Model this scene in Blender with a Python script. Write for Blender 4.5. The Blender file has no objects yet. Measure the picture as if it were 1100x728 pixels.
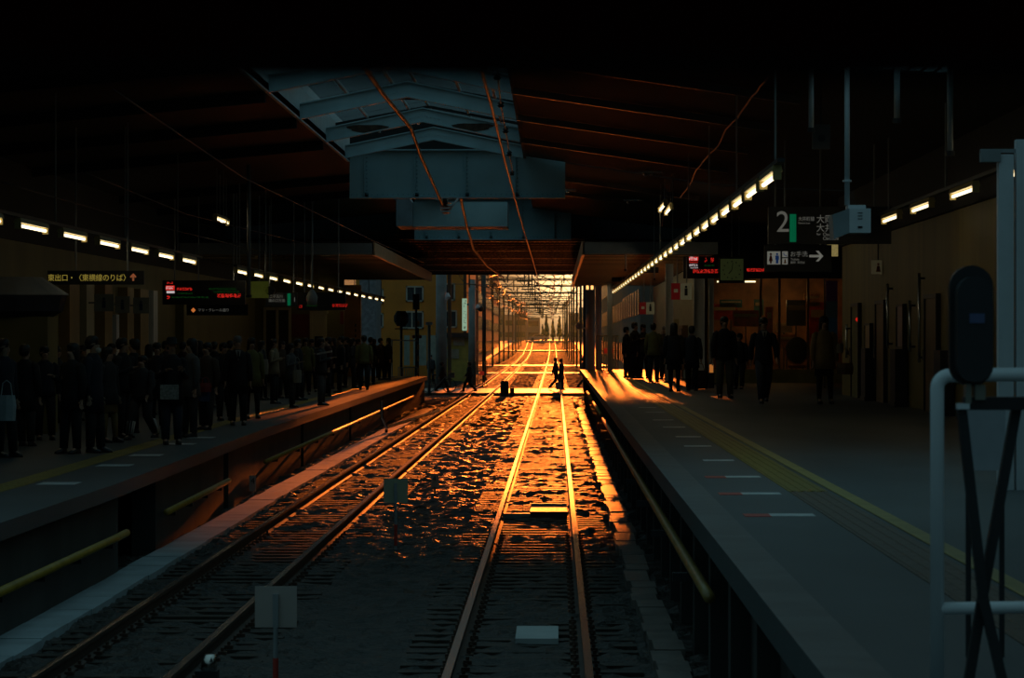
import bpy, math, random
from mathutils import Vector, Matrix, noise
random.seed(7)
R = math.radians
PI = math.pi
scene = bpy.context.scene
COL = scene.collection
# world axes: +Y along the tracks, X=0 at the camera, Z=0 at the rail top
F = 3600.0; EYE = 2.55; VX, VY = 597.0, 364.0
LD, RD = 1.60, 1.35                      # eye height above left / right platform
LT, RT = EYE - LD, EYE - RD              # platform tops

# ---------------------------------------------------------------- camera, sky, sun
cam = bpy.data.cameras.new('camera'); camo = bpy.data.objects.new('camera', cam); COL.objects.link(camo)
cam.sensor_width = 36; cam.lens = F / 1100 * 36; cam.clip_start = .1; cam.clip_end = 4000
camo.location = (0, 0, EYE); camo.rotation_euler = (R(90), 0, math.atan((VX - 550) / F))
cam.dof.use_dof = True; cam.dof.focus_distance = 85; cam.dof.aperture_fstop = 11
scene.camera = camo
SUN_EL, SUN_AZ = R(2.95), R(0.32)
sund = Vector((math.sin(SUN_AZ) * math.cos(SUN_EL), math.cos(SUN_AZ) * math.cos(SUN_EL), math.sin(SUN_EL)))
sl = bpy.data.lights.new('sun', 'SUN'); so = bpy.data.objects.new('sun', sl); COL.objects.link(so)
sl.energy = 8; sl.color = (1, .20, .022); sl.angle = R(.6)
so.rotation_euler = sund.to_track_quat('Z', 'Y').to_euler()
w = bpy.data.worlds.new('world'); scene.world = w; w.use_nodes = True
nt = w.node_tree; nt.nodes.clear()
def N(t, typ, **kw):
    n = t.nodes.new(typ)
    for k, v in kw.items(): setattr(n, k, v)
    return n
tc = N(nt, 'ShaderNodeTexCoord'); dotn = N(nt, 'ShaderNodeVectorMath', operation='DOT_PRODUCT')
dotn.inputs[1].default_value = sund
nt.links.new(tc.outputs['Generated'], dotn.inputs[0])
mx = N(nt, 'ShaderNodeMath', operation='MAXIMUM'); mx.inputs[1].default_value = 0; nt.links.new(dotn.outputs['Value'], mx.inputs[0])
def glow(p, col, st, prev):
    pw = N(nt, 'ShaderNodeMath', operation='POWER'); pw.inputs[1].default_value = p; nt.links.new(mx.outputs[0], pw.inputs[0])
    vs = N(nt, 'ShaderNodeVectorMath', operation='SCALE'); vs.inputs[0].default_value = [c * st for c in col]
    nt.links.new(pw.outputs[0], vs.inputs['Scale'])
    ad = N(nt, 'ShaderNodeVectorMath', operation='ADD'); nt.links.new(vs.outputs[0], ad.inputs[0]); nt.links.new(prev, ad.inputs[1])
    return ad.outputs[0]
sep = N(nt, 'ShaderNodeSeparateXYZ'); nt.links.new(tc.outputs['Generated'], sep.inputs[0])
zr = N(nt, 'ShaderNodeMapRange'); zr.inputs['From Min'].default_value = 0; zr.inputs['From Max'].default_value = 1
zr.inputs['To Min'].default_value = .6; zr.inputs['To Max'].default_value = 6.6; nt.links.new(sep.outputs['Z'], zr.inputs['Value'])
base = N(nt, 'ShaderNodeVectorMath', operation='SCALE'); base.inputs[0].default_value = (.018, .036, .041); nt.links.new(zr.outputs[0], base.inputs['Scale'])
c1 = glow(1600, (1, .62, .22), .55, base.outputs[0]); c2 = glow(60, (1, .42, .10), .22, c1)
# bright gap in the cloud just above the far skyline
gap = N(nt, 'ShaderNodeVectorMath', operation='DOT_PRODUCT'); gap.inputs[1].default_value = Vector((.0033, 1, .0175)).normalized()
nt.links.new(tc.outputs['Generated'], gap.inputs[0]); mx = N(nt, 'ShaderNodeMath', operation='MAXIMUM'); mx.inputs[1].default_value = 0; nt.links.new(gap.outputs['Value'], mx.inputs[0])
c2 = glow(20000, (1, .66, .26), 2.2, c2)
bg = N(nt, 'ShaderNodeBackground'); bg.inputs['Strength'].default_value = 1.0; nt.links.new(c2, bg.inputs['Color'])
wo = N(nt, 'ShaderNodeOutputWorld'); nt.links.new(bg.outputs[0], wo.inputs['Surface'])
scene.view_settings.view_transform = 'Standard'; scene.view_settings.look = 'None'
scene.view_settings.exposure = 0; scene.view_settings.gamma = 1; scene.view_settings.use_curve_mapping = False
cy = scene.cycles
cy.max_bounces = 6; cy.diffuse_bounces = 3; cy.glossy_bounces = 3; cy.volume_bounces = 0; cy.transparent_max_bounces = 8
cy.sample_clamp_indirect = 2.0; cy.sample_clamp_direct = 12.0; cy.use_denoising = True; cy.use_light_tree = True
cy.caustics_reflective = False; cy.caustics_refractive = False

# ---------------------------------------------------------------- helpers
def X(px, Z): return (px - VX) * Z / F
def H(py, Z): return EYE + (VY - py) * Z / F
def P(px, py, Z): return Vector((X(px, Z), Z, H(py, Z)))
def tag(o, label=None, cat=None, group=None, kind=None):
    if label: o['label'] = label
    if cat: o['category'] = cat
    if group: o['group'] = group
    if kind: o['kind'] = kind
    return o
def thing(name, label, cat, loc=(0, 0, 0), rz=0, group=None):
    o = bpy.data.objects.new(name, None); COL.objects.link(o); o.location = loc; o.rotation_euler = (0, 0, rz)
    o.empty_display_size = .2
    return tag(o, label, cat, group)
def kids(o): return list(o.children)
def dup(o, parent=None):
    c = o.copy(); COL.objects.link(c)
    if parent is not None: c.parent = parent
    for ch in kids(o): dup(ch, c)
    return c
class MB:
    def __init__(s): s.v = []; s.f = []
    def add(s, vs, fs):
        b = len(s.v); s.v += [tuple(p) for p in vs]; s.f += [tuple(i + b for i in f) for f in fs]; return s
    def box(s, a, b, M=None):
        (x0, y0, z0), (x1, y1, z1) = a, b
        vs = [Vector(p) for p in ((x0,y0,z0),(x1,y0,z0),(x1,y1,z0),(x0,y1,z0),(x0,y0,z1),(x1,y0,z1),(x1,y1,z1),(x0,y1,z1))]
        if M: vs = [M @ p for p in vs]
        return s.add(vs, [(0,3,2,1),(4,5,6,7),(0,1,5,4),(1,2,6,5),(2,3,7,6),(3,0,4,7)])
    def cb(s, c, d, M=None):
        return s.box([c[i] - d[i] / 2 for i in range(3)], [c[i] + d[i] / 2 for i in range(3)], M)
    def beam(s, p, q, wd, ht):
        p, q = Vector(p), Vector(q); d = (q - p); L = d.length; d.normalize()
        up = Vector((0, 0, 1)) if abs(d.z) < .95 else Vector((1, 0, 0))
        x = d.cross(up).normalized(); z = x.cross(d)
        vs = []
        for e in (p, q):
            for a, b in ((-1,-1),(1,-1),(1,1),(-1,1)): vs.append(e + x * a * wd / 2 + z * b * ht / 2)
        return s.add(vs, [(0,1,2,3),(7,6,5,4),(0,4,5,1),(1,5,6,2),(2,6,7,3),(3,7,4,0)])
    def tube(s, pts, r, n=8, cap=True):
        pts = [Vector(p) for p in pts]; rs = r if isinstance(r, (list, tuple)) else [r] * len(pts)
        b = len(s.v); ref = None
        for i, p in enumerate(pts):
            d = (pts[min(i + 1, len(pts) - 1)] - pts[max(i - 1, 0)]).normalized()
            if ref is None: ref = Vector((0, 0, 1)) if abs(d.z) < .9 else Vector((1, 0, 0))
            x = (ref - d * ref.dot(d)).normalized(); y = d.cross(x); ref = x
            for k in range(n):
                a = 2 * PI * k / n; s.v.append(tuple(p + (x * math.cos(a) + y * math.sin(a)) * rs[i]))
        for i in range(len(pts) - 1):
            for k in range(n):
                k2 = (k + 1) % n; s.f.append((b + i*n + k, b + i*n + k2, b + (i+1)*n + k2, b + (i+1)*n + k))
        if cap:
            s.f.append(tuple(b + k for k in reversed(range(n)))); s.f.append(tuple(b + (len(pts)-1)*n + k for k in range(n)))
        return s
    def loft(s, rings, n=16, cap=True):          # rings: (cx, cy, z, rx, ry)
        b = len(s.v)
        for cx, cy_, z, rx, ry in rings:
            for k in range(n):
                a = 2 * PI * k / n; s.v.append((cx + rx * math.cos(a), cy_ + ry * math.sin(a), z))
        for i in range(len(rings) - 1):
            for k in range(n):
                k2 = (k + 1) % n; s.f.append((b + i*n + k, b + i*n + k2, b + (i+1)*n + k2, b + (i+1)*n + k))
        if cap:
            s.f.append(tuple(b + k for k in reversed(range(n)))); s.f.append(tuple(b + (len(rings)-1)*n + k for k in range(n)))
        return s
    def prism(s, prof, y0, y1, axis='Y'):        # prof: (x, z) outline (or (y, z) with axis X)
        n = len(prof); b = len(s.v)
        for t in (y0, y1):
            for a, c in prof: s.v.append((a, t, c) if axis == 'Y' else (t, a, c))
        for k in range(n): s.f.append((b + k, b + (k+1) % n, b + n + (k+1) % n, b + n + k))
        s.f.append(tuple(b + k for k in reversed(range(n)))); s.f.append(tuple(b + n + k for k in range(n)))
        return s
    def ball(s, c, r, n=12, m=8):
        rr = r if isinstance(r, (tuple, list)) else (r, r, r)
        rings = []
        for i in range(m + 1):
            t = -PI/2 + PI * i / m; rings.append((c[0], c[1], c[2] + rr[2] * math.sin(t), max(rr[0] * math.cos(t), 1e-4), max(rr[1] * math.cos(t), 1e-4)))
        return s.loft(rings, n)
    def build(s, name, mat, parent=None, smooth=False, loc=None):
        me = bpy.data.meshes.new(name); me.from_pydata(s.v, [], s.f); me.validate(); me.update()
        import bmesh
        bm = bmesh.new(); bm.from_mesh(me); bmesh.ops.recalc_face_normals(bm, faces=bm.faces); bm.to_mesh(me); bm.free()
        me.materials.append(mat)
        if smooth: me.shade_smooth()
        o = bpy.data.objects.new(name, me); COL.objects.link(o)
        if parent is not None: o.parent = parent
        if loc is not None: o.location = loc
        return o
MATS = {}
def mat(name, col, rough=.6, metal=0, var=.25, scale=3.0, bump=0, bscale=20, emit=None, est=1, spec=.5, col2=None, stretch=(1, 1, 1)):
    if name in MATS: return MATS[name]
    m = bpy.data.materials.new(name); m.use_nodes = True; t = m.node_tree; b = t.nodes['Principled BSDF']
    tcn = N(t, 'ShaderNodeTexCoord'); mp = N(t, 'ShaderNodeMapping'); mp.inputs['Scale'].default_value = stretch
    t.links.new(tcn.outputs['Object'], mp.inputs[0])
    nz = N(t, 'ShaderNodeTexNoise'); nz.inputs['Scale'].default_value = scale; nz.inputs['Detail'].default_value = 5
    t.links.new(mp.outputs[0], nz.inputs['Vector'])
    cr = N(t, 'ShaderNodeValToRGB'); c = list(col); d = list(col2) if col2 else [x * (1 - var) for x in c]
    cr.color_ramp.elements[0].position = .35; cr.color_ramp.elements[1].position = .65
    cr.color_ramp.elements[0].color = (*d, 1); cr.color_ramp.elements[1].color = (*c, 1)
    t.links.new(nz.outputs['Fac'], cr.inputs[0]); t.links.new(cr.outputs[0], b.inputs['Base Color'])
    b.inputs['Roughness'].default_value = rough; b.inputs['Metallic'].default_value = metal; b.inputs['Specular IOR Level'].default_value = spec
    if bump:
        n2 = N(t, 'ShaderNodeTexNoise'); n2.inputs['Scale'].default_value = bscale; n2.inputs['Detail'].default_value = 3
        t.links.new(tcn.outputs['Object'], n2.inputs['Vector'])
        bp = N(t, 'ShaderNodeBump'); bp.inputs['Strength'].default_value = bump; bp.inputs['Distance'].default_value = .03
        t.links.new(n2.outputs['Fac'], bp.inputs['Height']); t.links.new(bp.outputs[0], b.inputs['Normal'])
    if emit:
        b.inputs['Emission Color'].default_value = (*emit, 1); b.inputs['Emission Strength'].default_value = est
    MATS[name] = m; return m
def setmat(o, m):
    o.material_slots[0].link = 'OBJECT'; o.material_slots[0].material = m
def text(s, h, m, x, y, z, parent, name='lettering', align='LEFT', cond=1.0, off=0.0, down=False):
    c = bpy.data.curves.new('txt', 'FONT'); c.body = s; c.size = h; c.align_x = align; c.extrude = .003; c.offset = off
    o = bpy.data.objects.new('txt', c); COL.objects.link(o)
    me = bpy.data.meshes.new_from_object(o.evaluated_get(bpy.context.evaluated_depsgraph_get()))
    bpy.data.objects.remove(o); me.materials.clear(); me.materials.append(m)
    for v in me.vertices: v.co = Vector((v.co.x * cond, -v.co.z, v.co.y))
    t = bpy.data.objects.new(name, me); COL.objects.link(t); t.parent = parent; t.location = (x, y, z)
    return t

concrete = mat('concrete', (.30, .31, .30), .75, var=.35, scale=1.2, bump=.25, bscale=25)
ballast_m = mat('ballast', (.028, .022, .017), .52, var=.7, scale=9, bump=1, bscale=22, spec=.3)
plat_m = mat('platform_asphalt', (.085, .10, .105), .55, var=.3, scale=.8, bump=.12, bscale=30, stretch=(1, .3, 1))
plat_edge = mat('platform_edge_stone', (.12, .13, .13), .5, var=.3, scale=2, bump=.1, bscale=20)
wall_dark = mat('dirty_wall', (.05, .047, .042), .8, var=.5, scale=.9, stretch=(1, 1, .4))
olive = mat('olive_wall', (.19, .165, .055), .6, var=.25, scale=.7, stretch=(1, 1, .3))
ochre = mat('ochre_wall', (.22, .17, .04), .55, var=.3, scale=.9, stretch=(2, 2, .2))
brownp = mat('brown_panel', (.22, .13, .06), .5, var=.3, scale=2)
dark = mat('dark_metal', (.03, .032, .035), .45, .3)
black = mat('black_paint', (.012, .012, .014), .4)
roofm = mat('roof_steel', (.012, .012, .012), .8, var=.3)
teal = mat('pale_teal_paint', (.36, .55, .60), .5, var=.22, scale=.8)
tealn = mat('pale_teal_beam', (.42, .58, .62), .45, var=.15, scale=2, spec=.5)
rust = mat('rust', (.10, .05, .03), .8, var=.5, scale=9)
white = mat('white_paint', (.72, .76, .80), .4, var=.1)
grey = mat('grey_paint', (.30, .32, .33), .5, var=.15)
cream = mat('cream_panel', (.55, .50, .34), .55, var=.12)
yellow = mat('yellow_tile', (.26, .19, .02), .5, var=.25, scale=4)
yellowr = mat('yellow_rail_paint', (.42, .26, .03), .45, var=.3, scale=3)
rail_m = mat('rail_steel', (.62, .58, .54), .22, 1, var=.1, scale=6)
rail_side = mat('rail_rust', (.055, .03, .018), .65, var=.4, scale=6)
wood = mat('sleeper_concrete', (.05, .038, .028), .62, var=.5, scale=4, bump=.5, spec=.3)
glossy_steel = mat('bridge_underside', (.03, .024, .022), .4, .3, var=.4, scale=3)
tube_e = mat('lit_tube', (1, 1, 1), .5, emit=(1, .84, .52), est=2.6)
refl = mat('lamp_reflector', (.55, .42, .16), .4, var=.05)
red_e = mat('red_led', (.1, 0, 0), .5, emit=(1, .03, .02), est=.55)
green_e = mat('green_led', (0, .05, 0), .5, emit=(.05, .5, .08), est=.05)
white_e = mat('white_led', (.3, .3, .3), .5, emit=(1, .85, .85), est=.5)
sign_txt = mat('sign_lettering', (.4, .4, .36), .5, emit=(.8, .8, .7), est=.08)
sign_ylw = mat('sign_yellow_lettering', (.6, .5, .1), .5, emit=(.9, .68, .12), est=.22)
sign_back = mat('sign_face', (.045, .045, .047), .5, var=.05)
green_p = mat('green_bar', (0, .25, .1), .5, emit=(0, .30, .12), est=.22)

# ---------------------------------------------------------------- ground profile and track lines
def interp(t, tab):
    if t <= tab[0][0]: return tab[0][1]
    for (a, va), (b, vb) in zip(tab, tab[1:]):
        if t <= b: return va + (vb - va) * (t - a) / (b - a)
    return tab[-1][1]
def gz(Z): return interp(Z, [(430, 0), (520, .25), (720, 2.0), (760, 2.3)])
LTAB = [(0, -3.40), (25, -3.45), (60, -3.56), (150, -3.58), (190, -3.63), (330, -3.95), (574, -4.75), (800, -5.8)]
RTAB = [(0, -.287), (150, -.287), (300, -.33), (574, -.50), (800, -.9)]
def lc(Z): return interp(Z, LTAB)
def rc(Z): return interp(Z, RTAB)
EDT = [(0, -4.78), (25, -4.82), (37, -4.86), (60, -5.2), (144, -5.52)]
def ledge(Z): return interp(Z, EDT)

# ballast bed: a displaced sheet, finer near the camera
xs = [-9 + .11 * i for i in range(119)]
ys = []; y = 8.0
while y < 800: ys.append(y); y += .13 + max(0, (y - 50)) * .003
me = bpy.data.meshes.new('floor'); vs = []; fs = []
for j, yy in enumerate(ys):
    for i, xx in enumerate(xs):
        q = noise.noise(Vector((xx * 5.1, yy * 4.3, 0))) * .05 + noise.noise(Vector((xx * 1.3, yy * .7, 4))) * .045 + random.uniform(-.015, .015)
        vs.append((xx, yy, -.158 + q + gz(yy)))
n = len(xs)
for j in range(len(ys) - 1):
    for i in range(n - 1): a = j * n + i; fs.append((a, a + 1, a + n + 1, a + n))
me.from_pydata(vs, [], fs); me.update(); me.materials.append(ballast_m)
far_bed = mat('far_trackbed_shaded', (.022, .016, .01), .9, var=.4, scale=2, spec=.1); me.materials.append(far_bed)  # darkened, duller ballast copy stands in for shade past the crossing
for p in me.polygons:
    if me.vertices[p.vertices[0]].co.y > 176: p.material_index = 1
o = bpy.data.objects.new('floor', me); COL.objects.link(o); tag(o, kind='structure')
road = mat('far_ground', (.10, .09, .08), .7, var=.3, scale=.5)
m = MB()
for x0, x1 in ((-90, -8.95), (3.85, 90)): m.add([(x0, 148, -.2), (x1, 148, -.2), (x1, 430, -.2), (x0, 430, -.2), (x0, 760, 2.2), (x1, 760, 2.2), (x0, 1400, 2.3), (x1, 1400, 2.3)], [(0,1,2,3), (3,2,5,4), (4,5,7,6)])
m.add([(-9, 755, 2.2), (4, 755, 2.2), (4, 1400, 2.3), (-9, 1400, 2.3)], [(0,1,2,3)])
tag(m.build('street_ground', road), kind='structure')

# rails: profile swept along each line
def rail(cf, off, label):
    prof = [(-.0325, 0), (.0325, 0), (.034, -.03), (.009, -.045), (.009, -.125), (.062, -.14), (.062, -.15), (-.062, -.15), (-.062, -.14), (-.009, -.125), (-.009, -.045), (-.034, -.03)]
    Zs = [10, 25, 40, 60, 80, 105, 130, 150, 170, 190, 230, 280, 330, 400, 430, 480, 520, 574, 640, 720, 755]
    m = MB(); n = len(prof)
    for Z in Zs:
        for a, b in prof: m.v.append((cf(Z) + off + a, Z, b + gz(Z)))
    for i in range(len(Zs) - 1):
        for k in range(n): k2 = (k + 1) % n; m.f.append((i*n + k, i*n + k2, (i+1)*n + k2, (i+1)*n + k))
    o = m.build('rail', rail_side); o.data.materials.append(rail_m)
    for p in o.data.polygons:
        if abs(p.normal.z) > .8 and max(o.data.vertices[v].co.z - gz(o.data.vertices[v].co.y) for v in p.vertices) > -.01: p.material_index = 1
    tag(o, label, 'rail', 'running rails')
rail(lc, -.515, 'left rail of the left track, beside the pale concrete walkway')
rail(lc, .515, 'right rail of the left track, beside the ballast between the tracks')
rail(rc, -.5425, 'left rail of the right track, glowing orange in the low sun')
rail(rc, .5425, 'right rail of the right track, brightest rail nearest the right platform')
# sleepers
m = MB().cb((0, 0, -.212), (2.0, .22, .13)); sl0 = m.build('sleeper', wood)
f0 = None
def place_sleeper(x, Z, side, first):
    o = sl0 if first else sl0.copy()
    if not first: COL.objects.link(o)
    o.location = (x, Z, gz(Z))
    tag(o, f'grey sleeper under the {side} track, half sunk in ballast', 'sleeper', f'sleepers of the {side} track')
    if Z < 46:
        for s in (-1, 1):
            for t in (-1, 1):
                c = fast0.copy(); COL.objects.link(c); c.parent = o; c.location = (s * .53 + t * .085, 0, 0)
fast0 = MB().box((-.035, -.05, -.145), (.035, .05, -.115)).tube([(0, 0, -.12), (0, 0, -.085)], .015, 6).build('fastening', rust)
first = True
for k in range(150):
    Z = 22 + .58 * k; place_sleeper(rc(Z), Z, 'right', first); first = False
    place_sleeper(lc(Z), Z + .2, 'left', False)
bpy.data.objects.remove(fast0)
m = MB()
for k in range(150, 620):
    Z = 22 + .58 * k
    for cf in (lc, rc): m.cb((cf(Z), Z, -.205 + gz(Z)), (2.0, .22, .13))
tag(m.build('sleeper', wood), 'distant rows of sleepers beyond the middle of the station', 'sleepers', kind='stuff')

# concrete walkway strip beside left track, trough beside right platform
def strip(f0, f1, z0, z1, Z0, Z1, step, name, mt, jag=0):
    m = MB(); Zs = []; Z = Z0
    while Z < Z1: Zs.append(Z); Z += step
    Zs.append(Z1)
    for a, b in zip(Zs, Zs[1:]):
        j = random.uniform(-jag, jag); k = random.uniform(-jag, jag) * .3
        m.add([(f0(a)+j,a,z0),(f1(a)+j,a,z0),(f1(b)+j,b-.015,z0),(f0(b)+j,b-.015,z0),(f0(a)+j,a,z1+k),(f1(a)+j,a,z1+k),(f1(b)+j,b-.015,z1+k),(f0(b)+j,b-.015,z1+k)],
              [(0,3,2,1),(4,5,6,7),(0,1,5,4),(1,2,6,5),(2,3,7,6),(3,0,4,7)])
    return m.build(name, mt, smooth=False)
walk_m = mat('walkway_concrete', (.42, .50, .54), .5, var=.3, scale=1.5, bump=.15)
tag(strip(lambda Z: lc(Z) - 1.52, lambda Z: lc(Z) - 1.08, -.3, -.1, 12, 128, 1.6, 'walkway', walk_m, .012), kind='structure')
trough = strip(lambda Z: .80, lambda Z: 1.06, -.3, -.07, 22, 128, .9, 'cable_trough', mat('trough_lid', (.20, .17, .15), .35, var=.4, scale=3, bump=.25), .035)
tag(trough, 'concrete cable trough lids in the ballast beside the right platform', 'cable trough')

# ---------------------------------------------------------------- platforms
m = MB()
Zs = [10, 25, 37, 48, 60, 80, 100, 120, 144]
def lface(m, Z0, Z1, x_off, z0, z1):   # a wall strip along the left platform, 0.3 m thick
    pts = [Z0] + [z for z in Zs if Z0 < z < Z1] + [Z1]
    for a, b in zip(pts, pts[1:]):
        m.add([(ledge(a)-x_off-.3,a,z0),(ledge(a)-x_off,a,z0),(ledge(b)-x_off,b,z0),(ledge(b)-x_off-.3,b,z0),(ledge(a)-x_off-.3,a,z1),(ledge(a)-x_off,a,z1),(ledge(b)-x_off,b,z1),(ledge(b)-x_off-.3,b,z1)],
              [(0,3,2,1),(4,5,6,7),(0,1,5,4),(1,2,6,5),(2,3,7,6),(3,0,4,7)])
for a, b in zip(Zs, Zs[1:]):
    for x0f, x1f, z0, z1 in ((lambda Z: -13, ledge, LT - .16, LT),):
        m.add([(x0f(a),a,z0),(x1f(a),a,z0),(x1f(b),b,z0),(x0f(b),b,z0),(x0f(a),a,z1),(x1f(a),a,z1),(x1f(b),b,z1),(x0f(b),b,z1)],
              [(0,3,2,1),(4,5,6,7),(0,1,5,4),(1,2,6,5),(2,3,7,6),(3,0,4,7)])
tag(m.build('platform_left', plat_m), kind='structure')
m = MB()
for Z0, Z1 in ((10, 38.2), (42.3, 52.5), (53.4, 70.4), (71.2, 88), (88.9, 144)): lface(m, Z0, Z1, .12, -.4, LT - .16)
m.box((-13, 9.9, -.4), (-5.9, 144, LT - .17))
tag(m.build('platform_face_left', wall_dark), kind='structure')
m = MB().box((1.07, 12, RT - .16), (9.5, 148, RT)); tag(m.build('platform_right', plat_m), kind='structure')
m = MB().box((1.34, 12, -.4), (9.5, 148, RT - .16))
for k in range(44): m.box((1.20, 14 + 3 * k, -.4), (1.34, 14.35 + 3 * k, RT - .16))
tag(m.build('platform_face_right', wall_dark), kind='structure')
m = MB().box((1.07, 12, RT), (1.34, 148, RT + .004)); tag(m.build('platform_edge_right', plat_edge), kind='structure')
# tactile paving: yellow strips with raised bars
def tactile(x0, x1, Z0, Z1, zt, name, xf=None):
    m = MB(); k = 0; Z = Z0
    while Z < Z1:
        b = min(Z + .4, Z1); xo = (xf(Z) if xf else 0)
        m.box((x0 + xo, Z, zt), (x1 + xo, b - .012, zt + .006)); Z = b; k += 1
    for i in range(4):
        x = x0 + (x1 - x0) * (i + .5) / 4
        Z = Z0
        while Z < Z1:
            b = min(Z + 4, Z1); xo = (xf(Z) if xf else 0); xq = (xf(b) if xf else 0)
            m.add([(x+xo-.02,Z,zt+.006),(x+xo+.02,Z,zt+.006),(x+xq+.02,b,zt+.006),(x+xq-.02,b,zt+.006),(x+xo-.015,Z,zt+.012),(x+xo+.015,Z,zt+.012),(x+xq+.015,b,zt+.012),(x+xq-.015,b,zt+.012)],
                  [(0,3,2,1),(4,5,6,7),(0,1,5,4),(1,2,6,5),(2,3,7,6),(3,0,4,7)]); Z = b
    return m.build(name, yellow if name != 'platform_line' else mat('pale_yellow_line', (.42, .33, .10), .5, var=.2))
tag(tactile(2.06, 2.40, 29.6, 147, RT, 'tactile_paving'), 'grooved yellow tactile paving line along the right platform', 'tactile paving')
o = tactile(2.06, 2.40, 12, 29.5, RT, 'tactile_paving'); o.data.materials[0] = mat('brown_tile', (.13, .09, .06), .55, var=.2, scale=4)
tag(o, 'brown worn grooved paving strip on the near right platform', 'tactile paving')
tag(tactile(2.45, 2.56, 12, 147, RT, 'platform_line'), 'pale yellow line beside the tactile paving on the right platform', 'platform line')
tag(tactile(-1.25, -.95, 12, 143, LT, 'tactile_paving', ledge), 'yellow tactile paving line along the left platform', 'tactile paving')
# door position marks
mk = mat('white_mark', (.62, .66, .66), .5, var=.3, scale=6); rk = mat('red_mark', (.55, .06, .04), .5, var=.2)
for i, yp in enumerate((428.7, 437.6, 442.7, 451, 458.7, 469, 479, 494.3, 512, 530, 553)):
    Z = RD * F / (yp - VY); t = thing('door_position_mark', None, 'platform marking', (1.62 + .02 * (i % 3), Z, RT))
    tag(t, f'painted white door position mark on the right platform, {["farthest of the row","second farthest of the row","third farthest of the row","fourth farthest of the row","fifth farthest, middle of the row","sixth farthest, middle of the row","fifth nearest of the row","fourth nearest of the row","third nearest, part red","second nearest, part red","nearest the camera, red and white"][i]}', group='door position marks on the right platform')
    MB().box((.0, -.18, 0), (.34, .18, .004)).build('white_patch', mk, t)
    if i > 7: MB().box((-.2, -.25, 0), (0, .15, .004)).build('red_patch', rk, t)
for i, yp in enumerate((519.5, 500, 489, 477, 470)):
    Z = LD * F / (yp - VY); o = MB().box((0, -.3, 0), (.42, .3, .004)).build('door_position_mark', mk, None, loc=(ledge(Z) - .85, Z, LT))
    tag(o, f'pale door position mark on the left platform, {["nearest the camera","second nearest","middle of the row","second farthest","farthest of the row"][i]}', 'platform marking', 'door position marks on the left platform')
# yellow guard rails on the platform faces
def guard(xf, z, Z0, Z1, label, mt, nb):
    t = thing('guard_rail', label, 'guard rail', (0, 0, 0), 0, 'guard rails on the platform faces')
    pts = [Z0] + [q for q in Zs if Z0 < q < Z1] + [Z1]
    MB().tube([(xf(q), q, z) for q in pts], .045, 8).build('pipe', mt, t, True)
    for k in range(nb):
        Z = Z0 + (k + .5) * (Z1 - Z0) / nb
        MB().box((xf(Z) - .16, Z - .04, z - .1), (xf(Z) + .0, Z + .04, z - .03)).build('bracket', dark, t)
lf = lambda Z: ledge(Z) - .0
guard(lf, EYE - 2.2, 28, 38, 'thick yellow guard rail low on the left platform face, nearest one', yellowr, 4)
guard(lf, EYE - 2.2, 42.5, 52, 'yellow guard rail on the left platform face past the dark opening', yellowr, 4)
guard(lf, EYE - 2.2, 60, 128, 'long guard rail on the far left platform face, glinting orange', yellowr, 12)
guard(lambda Z: 1.10, EYE - 1.85, 24, 78, 'brown pipe rail along the right platform face, near length', mat('brown_pipe', (.30, .20, .06), .35), 9)
guard(lambda Z: 1.10, EYE - 1.85, 82, 98, 'short bright length of pipe rail on the right platform face', yellowr, 3)
guard(lambda Z: 1.10, EYE - 1.85, 102, 118, 'farthest pipe rail on the right platform face, sunlit', yellowr, 3)

# ---------------------------------------------------------------- roofs
def roofslab(name, mt, pts, Z0, Z1, th=.12):
    m = MB(); pr = [(x, EYE + h) for x, h in pts] + [(x, EYE + h + th) for x, h in reversed(pts)]
    tag(m.prism(pr, Z0, Z1).build(name, mt), kind='structure')
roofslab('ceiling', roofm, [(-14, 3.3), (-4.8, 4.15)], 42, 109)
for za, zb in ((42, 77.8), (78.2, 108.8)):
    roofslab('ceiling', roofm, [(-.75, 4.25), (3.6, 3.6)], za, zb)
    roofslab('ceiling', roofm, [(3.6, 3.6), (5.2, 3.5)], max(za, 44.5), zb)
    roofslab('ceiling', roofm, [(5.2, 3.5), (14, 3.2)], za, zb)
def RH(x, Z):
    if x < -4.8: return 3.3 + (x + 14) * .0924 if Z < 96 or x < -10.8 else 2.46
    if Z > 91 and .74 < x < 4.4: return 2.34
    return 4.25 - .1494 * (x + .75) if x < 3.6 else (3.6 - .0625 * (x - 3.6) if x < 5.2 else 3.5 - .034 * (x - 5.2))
roofslab('ceiling', roofm, [(-14, 3.6), (-4.6, 4.3)], 31, 42)  # unseen roof added above the near left platform to cut sky light
roofslab('ceiling', roofm, [(.9, 4.2), (14, 3.6)], 39.5, 42)  # unseen roof strip added on the right, holding back sky light
roofslab('ceiling', roofm, [(.9, 4.2), (14, 3.6)], 12, 25)  # unseen slab added to dim the sky on the nearest right platform
roofslab('ceiling', roofm, [(-14, 4.7), (14, 4.7)], 108, 167, .3)
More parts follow.
